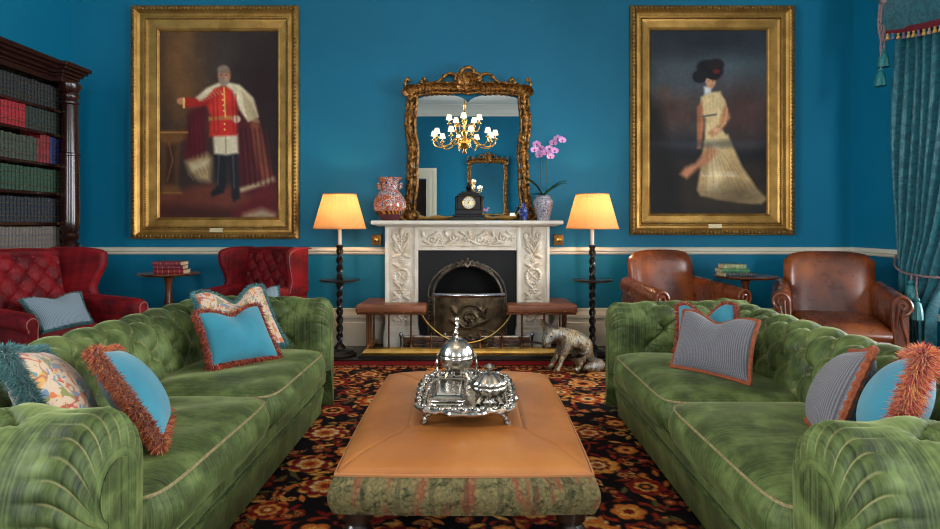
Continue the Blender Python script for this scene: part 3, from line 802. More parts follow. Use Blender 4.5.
# black slips and cast iron insert
fi = thing('cast_iron_grate', 'black cast iron fireplace insert with an arched, ornamented opening', 'fire grate', (CX, YJ + .06, 0))
mb = MB()
xs = .47; arch = [(-.33, .02)] + [(.33 * math.cos(PI - PI * k / 24), .50 + .31 * math.sin(PI * k / 24)) for k in range(25)] + [(.33, .02)]
outer = [(-xs, .02)] + [(-xs, .5)] + [(lerp(-xs, xs, k / 22), .955) for k in range(23)] + [(xs, .5), (xs, .02)]
na = len(arch); outer = [(-xs, .02)] + [(-xs, lerp(.02, .955, k / 6)) for k in range(1, 7)] + [(lerp(-xs, xs, k / 13), .955) for k in range(1, 13)] + [(xs, lerp(.955, .02, k / 6)) for k in range(0, 7)] + [(xs, .02)]
outer = outer[:na] if len(outer) >= na else outer + [outer[-1]] * (na - len(outer))
outer[-1] = (xs, .02)
vs = [(x, 0, z) for x, z in outer] + [(x, 0, z) for x, z in arch] + [(x, .10, z) for x, z in arch]
fs = [(i, i + 1, na + i + 1, na + i) for i in range(na - 1)] + [(na + i, na + i + 1, 2 * na + i + 1, 2 * na + i) for i in range(na - 1)]
mb.add(vs, fs); mb.build('face_plate', m['iron'], fi, False)
mb = MB(); mb.tube([(x, -.012, z) for x, z in arch], .016, 8); mb.tube([(x * 1.12, -.006, z * 1.04) for x, z in arch], .008, 6)
for k in range(14):
    for s in (-1, 1): mb.ell((s * .355, -.012, .06 + k * .034), (.014, .014, .012), 6, 4)
mb.build('arch_moulding', m['ironhi'], fi)
mb = MB()
for k in range(11):
    a = PI * (.26 + .48 * k / 10); s = 1 if a < PI / 2 else -1
    x, z = .335 * math.cos(a), .50 + .33 * math.sin(a)
    mb.tube([(px_ * .9 + x, -.025, pz_ * .9 + z) for px_, pz_ in spiral(0, 0, .030, 1.1, a, 14, s)], .007, 6)
mb.tube([(0, -.03, .79), (.03, -.03, .83), (0, -.03, .86), (-.03, -.03, .83), (0, -.03, .79)], .009, 6); mb.ell((0, -.03, .87), (.014, .014, .02), 8, 5)
mb.build('arch_crest', m['ironhi'], fi)
mb = MB()
mb.bx(-.46, .46, .10, .56, .955, .97); mb.bx(-.46, .46, .54, .56, .02, .96); mb.bx(-.47, -.45, .02, .56, .02, .96); mb.bx(.45, .47, .02, .56, .02, .96)
mb.build('firebox', m['black'], fi, False)
mb = MB()
for k in range(9): mb.tube([(-.24 + k * .06, .14, .12), (-.24 + k * .06, .12, .20), (-.24 + k * .06, .14, .28)], .008, 6)
for z in (.12, .28): mb.tube([(-.28, .14, z), (.28, .14, z)], .009, 6)
mb.build('fire_basket', m['iron'], fi)
mb = MB(); mb.bx(-1.02, .93, 5.60, 6.60, -.02, .022, .004); tag(mb.build('hearth_slab', m['slate'], None, False), 'black slate hearth slab under the fireplace and fender', 'hearth')

# fire screen
sc = thing('fire_screen', 'bowed dark metal fire screen with polished steel top rail', 'fire screen', (-.028, 5.76, .022))
W = .32
def bow(x): return -.055 * (1 - (x / W) ** 2)
flds = [('s', spiral(0, .30, .14, 1.6, 0, 40), .012, .014), ('f', .0, .30, .05, 7, .016), ('e', .10, .26, .09, .03, .3, .012, 'm'), ('e', .13, .36, .06, .025, 1.0, .012, 'm'), ('s', [(-.22, .17), (-.1, .2), (.1, .2), (.22, .17)], .008, .01), ('e', .14, .10, .08, .03, -.3, .01, 'm'), ('f', 0, .1, .05, 5, .01)]
X, Z, H = height_panel(2 * W, .50, flds, 90, 80); mb = MB(); vs = []
for jj in range(80):
    for ii in range(90): vs.append((X[jj, ii], bow(X[jj, ii]) - H[jj, ii], .02 + Z[jj, ii]))
vs2 = [(x, y + .006, z) for x, y, z in [(X[jj, ii], bow(X[jj, ii]), .02 + Z[jj, ii]) for jj in range(80) for ii in range(90)]]
fs = [(jj * 90 + ii, jj * 90 + ii + 1, (jj + 1) * 90 + ii + 1, (jj + 1) * 90 + ii) for jj in range(79) for ii in range(89)]
mb.add(vs, fs); mb.add(vs2, fs); mb.build('embossed_panel', m['bronze_panel'], sc)
def strip(z0, z1, t=.008):
    mb = MB(); n = 24
    mb.grid(lambda u, v: (lerp(-W - .01, W + .01, u), bow(lerp(-W, W, u)) + t * math.cos(v * 2 * PI), lerp(z0, z1, .5 + .5 * math.sin(v * 2 * PI))), n, 10, cv=True); return mb
strip(.505, .545, .012).build('top_rail', m['steel'], sc)
strip(.0, .03).build('bottom_rail', m['ironhi'], sc)
for s in (-1, 1):
    mb = MB(); mb.tube([(s * W, .0, 0), (s * W, 0, .53)], .010, 8); mb.build('side_rail', m['ironhi'], sc)

# club fender
fe = thing('club_fender', 'brass club fender with padded russet leather end seats round the hearth', 'fender', (-.05, 5.6, 0))
mb = MB(); xo = .935
cp = [(-.005, .024), (-.005, .040), (.008, .046), (.014, .062), (.03, .080), (.05, .088), (.075, .088), (.08, .08), (.08, .024)]
L = [(-xo, .48), (-xo, 0), (xo, 0), (xo, .48)]
n = len(cp); vs = []
for ix, (x, y) in enumerate(L):
    for o, z in cp:
        sx = 1 if x < 0 else -1
        vs.append((x + sx * o, y + (o if ix in (1, 2) else 0), z))
fs = [(a * n + k, a * n + k + 1, (a + 1) * n + k + 1, (a + 1) * n + k) for a in range(3) for k in range(n - 1)] + [tuple(range(n)), tuple(3 * n + k for k in range(n))]
mb.add(vs, fs); mb.build('kerb', m['brass'], fe, False)
zs0, zs1 = .405, .482
for s in (-1, 1):
    out = [(s * (xo + .055), -.03), (s * .36, -.03), (s * .36, .17), (s * (xo - .16), .17), (s * (xo - .16), .53), (s * (xo + .03), .53)]
    mb = MB(); bm = bmesh.new()
    vv = [bm.verts.new((x, y, zs0)) for x, y in out]; f = bm.faces.new(vv)
    r = bmesh.ops.extrude_face_region(bm, geom=[f]); bmesh.ops.translate(bm, vec=(0, 0, zs1 - zs0), verts=[g for g in r['geom'] if isinstance(g, bmesh.types.BMVert)])
    bmesh.ops.recalc_face_normals(bm, faces=bm.faces)
    bmesh.ops.bevel(bm, geom=[e for e in bm.edges], offset=.022, segments=4, profile=.5, affect='EDGES')
    bm.verts.ensure_lookup_table(); mb.add([v.co.copy() for v in bm.verts], [[v.index for v in f.verts] for f in bm.faces]); bm.free()
    st = mb.build('padded_seat', m['fenderleather'], fe, True, 60)
    mb = MB()
    for k in range(30): mb.ell((s * lerp(.37, xo + .045, k / 29), -.032, zs0 + .012), (.005, .004, .005), 6, 4)
    mb.build('nail_trim', m['brass'], st)
    mb = MB(); mb.prism([(x * .985, y + .01) for x, y in out], lambda a, b, d: (a, b, d), zs0 - .012, zs0 + .012); mb.build('seat_board', m['table'], st, False)
    for x, y in ((s * .50, .05), (s * .70, .05), (s * .895, .05), (s * .895, .14), (s * .895, .25), (s * .895, .44)):
        p = MB(); p.lathe([(.014, .086), (.010, .10), (.008, .12), (.008, .36), (.011, .385), (.014, .41)], 10, (x, y, 0)); p.build('post', m['copper'], fe)
    for x in (s * .12, s * .32):
        p = MB(); p.lathe([(.014, .086), (.009, .10), (.007, .12), (.007, .19), (.011, .20), (.006, .212), (0, .215)], 10, (x, .05, 0)); p.build('short_post', m['copper'], fe)
mb = MB(); mb.tube([(-.41 + .82 * k / 30, .05, .405 - .275 * (1 - ((k - 15) / 15) ** 2) ** .8) for k in range(31)], .009, 8); mb.build('hanging_rail', m['brass'], fe)
# steel inner fender
si = thing('steel_hearth_fender', 'low pierced polished steel fender standing inside the brass one', 'fender', (-.05, 5.72, .022))
mb = MB(); mb.tube([(-.62, .12, .15), (-.60, .02, .15), (-.5, 0, .15), (.5, 0, .15), (.60, .02, .15), (.62, .12, .15)], .013, 8)
mb.tube([(-.62, .12, .02), (-.60, .02, .02), (-.5, 0, .02), (.5, 0, .02), (.60, .02, .02), (.62, .12, .02)], .018, 8); mb.build('rail', m['steel'], si)
mb = MB()
for k in range(9): mb.tube([(-.56 + k * .14, .0, .07 + .03 * math.sin(k)), (-.49 + k * .14, 0, .10), (-.42 + k * .14, 0, .07 + .03 * math.sin(k + 1))], .011, 6)
mb.bx(-.58, .58, .012, .018, .03, .14); mb.build('pierced_band', m['steel'], si)
for k, x in enumerate((-.60, -.2, .2, .60)):
    mb = MB(); mb.lathe([(.014, .0), (.012, .03), (.008, .05), (.012, .14), (.02, .165), (.012, .185), (0, .19)], 10, (x, .02, 0)); mb.build('upright', m['steel'], si)

# brass bell pulls either side
for s, lab in ((-1, 'left'), (1, 'right')):
    b = thing('bell_pull', 'small square brass bell pull on the wall at the %s end of the mantel' % lab, 'bell pull', (CX + s * .895, YB, 1.045), 0, None)
    mb = MB(); mb.bx(-.05, .05, -.035, 0, -.055, .055, .008); mb.build('plate', m['giltdark'], b, True, 30)
    mb = MB(); mb.lathe([(.028, 0), (.026, .015), (.014, .022), (.012, .03), (.02, .04), (0, .046)], 14)
    mb.xform(Matrix.Translation((0, -.035, 0)) @ Matrix.Rotation(PI / 2, 4, 'X')); mb.build('knob', m['brass'], b)

# ------------------------------------------------------------------ gilt rococo mirror
def leaf(mb, p, d, n, L, W, curl=.5, seg=8):
    """curled acanthus leaf from p along d, lifting towards n"""
    d = Vector(d).normalized(); n = Vector(n); n = (n - d * n.dot(d)).normalized(); w = d.cross(n); vs = []
    for i in range(seg + 1):
        t = i / seg; a = curl * 2.4 * t
        c = Vector(p) + d * (L * (math.sin(a) / (curl * 2.4) if curl else t)) + n * (L * (1 - math.cos(a)) / (curl * 2.4) * .9)
        ww = W * math.sin(PI * min(1, .12 + .88 * t)) ** .7 * (1 + .16 * math.sin(t * 22))
        ridge = n * (.22 * ww)
        vs += [c - w * ww, c - w * ww * .45 + ridge * .8, c + ridge * .2, c + w * ww * .45 + ridge * .8, c + w * ww, c - n * .006 - n * ww * .25]
    fs = []
    for i in range(seg):
        for k in range(6): fs.append((i * 6 + k, i * 6 + (k + 1) % 6, i * 6 + 6 + (k + 1) % 6, i * 6 + 6 + k))
    fs += [tuple(range(6)), tuple(seg * 6 + k for k in range(6))]
    mb.add(vs, fs)
def cscroll(c, r, a0, a1, y=-.05, n=22, curl=.0):
    o = []
    for k in range(n + 1):
        t = k / n; a = lerp(a0, a1, t); rr = r * (1 - curl * t); o.append((c[0] + rr * math.cos(a), y, c[1] + rr * math.sin(a)))
    return o
def rococo_mirror(label, loc, rz, rn):
    root = thing('overmantel_mirror', label, 'mirror', loc, rz)
    hw, H = .555, 1.24            # centre line of the side members, height of shoulders
    # glass with arched top
    gl = MB(); top = [(lerp(.53, -.53, k / 40), 1.165 + .085 * abs(math.sin(lerp(-1, 1, k / 40) * PI)) ** .6) for k in range(41)]
    gl.prism([(-.53, .02), (.53, .02)] + top, lambda a, b, d: (a, d, b), -.012, .0)
    gl.build('glass', m['mirror'], root, False)
    mb = MB()
    for s in (-1, 1):
        pts = []; rad = []
        for k in range(61):
            t = k / 60; z = lerp(.0, H + .02, t)
            x = hw + .012 * math.sin(t * 2 * PI * 1.5 + .4) + .006 * math.sin(t * 19)
            pts.append((s * x, -.035, z)); rad.append(.031 + .006 * math.sin(t * 26) + .004 * math.sin(t * 47))
        mb.tube(pts, rad, 10, flat=.8)
        inn = [(s * (abs(p[0]) - .050), -.045, p[2]) for p in pts]; mb.tube(inn, [.012 + .003 * math.sin(k * 2.4) for k in range(61)], 6)
        oo = [(s * (abs(p[0]) + .036), -.03, p[2]) for p in pts]; mb.tube(oo, [.016 + .006 * math.sin(k * 1.3) for k in range(61)], 6)
        for k in range(44):
            t = (k + .5) / 44; i = int(t * 60); p = Vector(pts[i]); sd = 1 if k % 2 else -1
            leaf(mb, p + Vector((s * sd * .01, -.03, 0)), (s * sd * .55, -.15, .9 if k % 3 else -.9), (0, -1, 0), rn.uniform(.07, .105), rn.uniform(.013, .020), .75, 6)
        # foot scroll and corner
        mb.tube(cscroll((s * (hw + .045), .075), .075, -PI / 2 - s * .2, -PI / 2 + s * 4.2, -.05, 22, .55), [.024 - .0006 * k for k in range(23)], 8)
        mb.ell((s * hw, -.045, .05), (.085, .05, .06), 12, 8)
        for k in range(7):
            a = (PI * .05 + PI * .6 * k / 6); leaf(mb, (s * (hw + .0), -.05, H), (s * math.cos(a), -.1, math.sin(a)), (0, -1, 0), .13, .03, .6, 7)
        mb.tube(catmull([(s * (hw + .02), -.04, H + .04), (s * (hw + .06), -.05, H + .10), (s * (hw + .035), -.05, H + .15), (s * (hw + .02), -.05, H + .12)], 8), [.016] * 25, 7)
    # top rail: two swelling arches meeting in the middle
    def toprail(x):
        t = abs(x) / hw
        return H + .025 + .045 * abs(math.sin(PI * min(1, t))) ** .7 + .030 * max(0, 1 - t * 3)
    xs_ = [lerp(-hw, hw, k / 60) for k in range(61)]
    mb.tube([(x, -.04, toprail(x)) for x in xs_], [.034 + .007 * math.sin(k * .9) for k in range(61)], 10, flat=.8)
    mb.tube([(x * .96, -.05, toprail(x) - .052) for x in xs_], [.015 + .005 * math.sin(k * 2.1) for k in range(61)], 7)
    mb.tube([(x, -.035, toprail(x) + .045) for x in xs_], [.016 + .006 * math.sin(k * 1.7) for k in range(61)], 7)
    for k in range(46):
        x = lerp(-hw, hw, (k + .5) / 46); s = -1 if x < 0 else 1
        leaf(mb, (x, -.07, toprail(x) - .03), (s * .5, -.1, .9), (0, -1, 0), rn.uniform(.085, .12), .017, .7, 6)
        if k % 2: leaf(mb, (x, -.07, toprail(x) - .02), (-s * .6, -.1, -.6), (0, -1, 0), .07, .018, .6, 6)
    # crest: shell between two C scrolls
    for s in (-1, 1):
        sp = catmull([(s * .06, -.05, H + .11), (s * .13, -.06, H + .185), (s * .21, -.06, H + .190), (s * .27, -.06, H + .135), (s * .34, -.06, H + .085), (s * .42, -.06, H + .080), (s * .455, -.06, H + .115), (s * .43, -.06, H + .145), (s * .405, -.06, H + .122)], 7)
        mb.tube(sp, [.017 + .004 * math.sin(k * .8) for k in range(len(sp))], 8)
        mb.tube(cscroll((s * .085, H + .15), .07, PI / 2 + s * PI * .9, PI / 2 - s * 2.4, -.06, 22, .5), .016, 8)
        for k in range(5): leaf(mb, (s * .03, -.07, H + .05), (s * (.25 + .22 * k), -.15, 1 - .16 * k), (0, -1, 0), .17 - .014 * k, .026, .45, 8)
    for k in range(7):
        a = PI * (.28 + .44 * k / 6); leaf(mb, (0, -.06, H + .10), (math.cos(a), -.05, math.sin(a)), (0, -1, 0), .145, .024, .5, 8)
    crest = catmull([(-.03, -.06, H + .10), (-.075, -.07, H + .17), (-.05, -.07, H + .235), (.01, -.07, H + .255), (.055, -.07, H + .225), (.05, -.07, H + .185), (.02, -.07, H + .18)], 8)
    mb.tube(crest, [.024 - .0002 * k for k in range(len(crest))], 8)
    mb.build('carved_frame', m['gilt'], root, True, 70)
    mb = MB(); mb.tube([(lerp(-hw, hw, k / 40), -.035, .022 + .010 * abs(math.sin(k * .55))) for k in range(41)], [.020 + .007 * math.sin(k * .8) for k in range(41)], 8)
    mb.ell((0, -.045, .03), (.09, .03, .025)); mb.build('bottom_rail', m['giltflat'], root)
    return root
rococo_mirror('large gilt carved mirror standing on the marble mantelpiece', (CX + .005, YB - .012, 1.232), 0, random.Random(3))
om = rococo_mirror('gilt mirror on the far wall, seen only as a reflection', (.46, YF + .012, 1.44), PI, random.Random(5))
om.scale = (.98, 1, 1.26)
# ------------------------------------------------------------------ floor lamps
def point(name, loc, power, col, rad, parent=None):
    l = bpy.data.lights.new(name, 'POINT'); l.energy = power; l.color = col; l.shadow_soft_size = rad
    o = bpy.data.objects.new(name, l); o.location = loc; COL.objects.link(o)
    if parent: o.parent = parent
    return o
def floor_lamp(label, loc):
    r = thing('floor_lamp', label, 'lamp', loc)
    mb = MB(); mb.lathe([(0.0, 0), (.150, 0), (.155, .012), (.150, .022), (.135, .030), (.125, .045), (.10, .052), (.06, .060), (.045, .085), (.03, .10), (0, .10)], 32, wob=lambda a, t: 1 + .03 * math.cos(8 * a))
    mb.build('base', m['ebony'], r)
    def twist(z0, z1, nm):
        n = int((z1 - z0) * 130); mb = MB()
        for ph in (0, PI):
            mb.tube([(.017 * math.cos(ph + z * 40), .017 * math.sin(ph + z * 40), z) for z in [lerp(z0, z1, k / n) for k in range(n + 1)]], .0155, 8)
        mb.build(nm, m['ebony'], r)
    twist(.09, .655, 'twisted_stem'); twist(.70, .98, 'twisted_stem')
    mb = MB(); mb.lathe([(0, .655), (.05, .655), (.06, .668), (.165, .672), (.182, .678), (.185, .688), (.18, .694), (0, .694)], 40); mb.build('tray_table', m['ebony'], r)
    mb = MB(); mb.lathe([(0, .97), (.022, .97), (.03, .985), (.036, .998), (.036, 1.006), (.02, 1.012), (0, 1.012)], 18); mb.build('cup', m['ebony'], r)
    mb = MB(); mb.lathe([(0, 1.012), (.017, 1.012), (.017, 1.19), (0, 1.19)], 14); mb.build('candle_sleeve', m['cream'], r)
    mb = MB(); z0, z1 = 1.158, 1.472; rb, rt = .238, .150
    pleat = lambda a, t: 1 + .006 * math.cos(72 * a)
    mb.lathe([(rb, z0), (lerp(rb, rt, .33), lerp(z0, z1, .33)), (lerp(rb, rt, .66), lerp(z0, z1, .66)), (rt, z1)], 288, wob=pleat)
    mb.f = [f for f in mb.f if len(f) == 4]
    sh = mb.build('shade', m['shade'], r, True, 180)
    for rr, z in ((rb, z0), (rt, z1)):
        mb = MB(); mb.tube([(rr * math.cos(a), rr * math.sin(a), z) for a in [2 * PI * k / 60 for k in range(60)]], .005, 6, closed=True); mb.build('shade_trim', m['shade'], sh)
    mb = MB(); mb.lathe([(0, 1.19), (.012, 1.19), (.024, 1.23), (.026, 1.26), (.014, 1.29), (0, 1.295)], 14); mb.build('lamp_bulb', m['bulb'], r)
    point('lamp_light', (0, 0, 1.335), 10.5, (1, .70, .42), .03, r)
    return r
floor_lamp('lit floor lamp with twisted stem left of the fireplace', (-1.215, 5.76, 0))
floor_lamp('lit floor lamp with twisted stem right of the fireplace', (1.105, 5.76, 0))

# ------------------------------------------------------------------ chandelier (hangs above the camera, seen in the mirror)
ch = thing('chandelier', 'many armed brass chandelier with lit shades, seen in the mirror', 'chandelier', (-.13, 1.55, 0))
mb = MB(); mb.lathe([(0, 2.40), (.02, 2.405), (.045, 2.44), (.02, 2.47), (.05, 2.49), (.10, 2.53), (.115, 2.58), (.09, 2.63), (.04, 2.66), (.028, 2.70), (.05, 2.74), (.06, 2.78), (.03, 2.82), (.022, 2.90), (.045, 2.95), (.05, 2.99), (.02, 3.04), (.016, 3.2), (.03, 3.24), (.012, 3.27), (0, 3.27)], 24)
mb.tube([(0, 0, 3.25), (0, 0, ZC - .03)], .010, 8); mb.lathe([(0, ZC - .06), (.05, ZC - .05), (.07, ZC - .01), (.07, ZC)], 20)
mb.build('column', m['brass'], ch)
for rad, n, z0, zc, a0 in ((.53, 10, 2.64, 2.64, .1), (.27, 5, 2.90, 2.90, .35)):
    for k in range(n):
        a = a0 + 2 * PI * k / n; dx, dy = math.cos(a), math.sin(a)
        pts = catmull([(.05 * dx, .05 * dy, z0 - .02), (.16 * dx, .16 * dy, z0 + .03), (.55 * rad * dx, .55 * rad * dy, z0 - .09), (.85 * rad * dx, .85 * rad * dy, z0 - .115), (rad * dx, rad * dy, z0 - .05), (rad * dx, rad * dy, zc)], 6)
        mb = MB(); mb.tube(pts, .011, 7); c = Vector((rad * dx, rad * dy, zc))
        mb.lathe([(0, 0), (.02, 0), (.038, .012), (.04, .02), (.015, .03), (.015, .05), (0, .05)], 12, c)
        ar = mb.build('arm', m['brass'], ch)
        mb = MB(); mb.lathe([(.0, .05), (.011, .05), (.011, .11), (0, .11)], 8, c); mb.build('candle_sleeve', m['cream'], ar)
        mb = MB(); mb.lathe([(.056, .085), (.034, .17)], 16, c); mb.f = [f for f in mb.f if len(f) == 4]; mb.build('candle_shade', m['lit'], ar, True, 180)
for k in range(5):
    a = .35 + 2 * PI * k / 5; point('chandelier_light', (.27 * math.cos(a), .27 * math.sin(a), 3.03), 13, (1, .74, .46), .02, ch)

# white shaded lamp on a console at the far end, a reflection in the mirror
cs = thing('console_table', 'small mahogany console table under the white shaded lamp, out of direct view', 'table', (1.05, -2.4, 0))
mb = MB(); mb.bx(-.3, .3, -.2, .2, .76, .80, .006); mb.build('top', m['table'], cs, False)
for sx in (-1, 1):
    for sy in (-1, 1): mb = MB(); mb.tube([(sx * .27, sy * .17, 0), (sx * .27, sy * .17, .76)], [.016, .024], 8); mb.build('leg', m['table'], cs)
wl = thing('table_lamp', 'white shaded table lamp seen in the mirror beside the small blue jar', 'lamp', (1.05, -2.4, .80))
mb = MB(); mb.lathe([(0, 0), (.08, 0), (.085, .02), (.05, .04), (.07, .12), (.09, .22), (.05, .32), (.02, .36), (.015, .44), (0, .44)], 24); mb.build('base', m['white'], wl)
mb = MB(); mb.lathe([(.22, .36), (.15, .66)], 40); mb.f = [f for f in mb.f if len(f) == 4]; mb.build('shade', m['whiteshade'], wl, True, 180)
# ------------------------------------------------------------------ portraits
class Canvas:
    """colour field of a painted canvas, laid down as vertex colours of the canvas mesh; coordinates 0..1 x, 0..1 y down"""
    def __init__(s, w, h, n):
        s.nx, s.ny = int(w * n), int(h * n); s.asp = h / w
        s.X, s.Y = np.meshgrid(np.linspace(0, 1, s.nx), np.linspace(0, 1, s.ny)); s.C = np.zeros((s.ny, s.nx, 3))
    def put(s, a, col):
        c = np.array(col, float); s.C += a[..., None] * (c - s.C)
    def ell(s, cx, cy, rx, ry, col, soft=.3, rot=0., op=1.):
        dx, dy = s.X - cx, (s.Y - cy) * s.asp; ca, sa = math.cos(rot), math.sin(rot)
        u = (dx * ca + dy * sa) / rx; v = (-dx * sa + dy * ca) / (ry * s.asp); d = np.sqrt(u * u + v * v)
        s.put(np.clip((1 - d) / soft + .5, 0, 1) * op, col)
    def poly(s, pts, col, soft=.006, op=1.):
        n = len(pts); ins = np.zeros(s.X.shape, bool); dmin = np.full(s.X.shape, 9.)
        A = s.asp
        for i in range(n):
            x0, y0 = pts[i]; x1, y1 = pts[(i + 1) % n]
            c = ((y0 > s.Y) != (y1 > s.Y)) & (s.X < (x1 - x0) * (s.Y - y0) / ((y1 - y0) or 1e-9) + x0); ins ^= c
            dx, dy = x1 - x0, (y1 - y0) * A; L = dx * dx + dy * dy + 1e-12
            q = np.clip(((s.X - x0) * dx + (s.Y - y0) * A * dy) / L, 0, 1)
            dmin = np.minimum(dmin, np.hypot(s.X - x0 - q * dx, (s.Y - y0) * A - q * dy))
        sd = np.where(ins, dmin, -dmin); s.put(np.clip(sd / soft * .5 + .5, 0, 1) * op, col)
    def line(s, pts, w, col, op=1.):
        for (x0, y0), (x1, y1) in zip(pts, pts[1:]):
            dx, dy = x1 - x0, (y1 - y0) * s.asp; L = dx * dx + dy * dy + 1e-12
            q = np.clip(((s.X - x0) * dx + (s.Y - y0) * s.asp * dy) / L, 0, 1)
            d = np.hypot(s.X - x0 - q * dx, (s.Y - y0) * s.asp - q * dy); s.put(np.clip(1.5 - d / w, 0, 1) * op, col)
    def brush(s, k, amt, seed):
        r = np.random.RandomState(seed); g = r.randn(s.ny // k + 2, s.nx // k + 2)
        yi = np.arange(s.ny) / k; xi = np.arange(s.nx) / k; y0 = yi.astype(int); x0 = xi.astype(int); fy = (yi - y0)[:, None]; fx = (xi - x0)[None]
        n = (g[y0][:, x0] * (1 - fx) + g[y0][:, x0 + 1] * fx) * (1 - fy) + (g[y0 + 1][:, x0] * (1 - fx) + g[y0 + 1][:, x0 + 1] * fx) * fy
        s.C = np.clip(s.C * (1 + amt * n[..., None]), 0, 255)
def srgb2lin(C):
    c = np.clip(C, 0, 255) / 255.; return np.where(c <= .04045, c / 12.92, ((c + .055) / 1.055) ** 2.4)
def color_grid(name, C, pos, mat, parent=None):
    ny, nx = C.shape[:2]; me = bpy.data.meshes.new(name)
    vs = pos.reshape(-1, 3).astype(np.float32); nv = len(vs)
    i = np.arange(nx - 1)[None] + nx * np.arange(ny - 1)[:, None]; q = np.stack([i, i + 1, i + nx + 1, i + nx], -1).reshape(-1, 4).astype(np.int32)
    me.vertices.add(nv); me.vertices.foreach_set('co', vs.ravel()); me.loops.add(q.size); me.loops.foreach_set('vertex_index', q.ravel())
    me.polygons.add(len(q)); me.polygons.foreach_set('loop_start', np.arange(0, q.size, 4, dtype=np.int32)); me.polygons.foreach_set('loop_total', np.full(len(q), 4, dtype=np.int32))
    me.update(calc_edges=True); me.validate()
    a = me.attributes.new('paint', 'FLOAT_COLOR', 'POINT'); col = np.ones((nv, 4), np.float32); col[:, :3] = srgb2lin(C).reshape(-1, 3); a.data.foreach_set('color', col.ravel())
    me.materials.append(mat); me.polygons.foreach_set('use_smooth', [True] * len(me.polygons))
    o = bpy.data.objects.new(name, me); COL.objects.link(o)
    if parent: o.parent = parent
    return o
m['oil'] = painted('oil_paint', .5, .2)

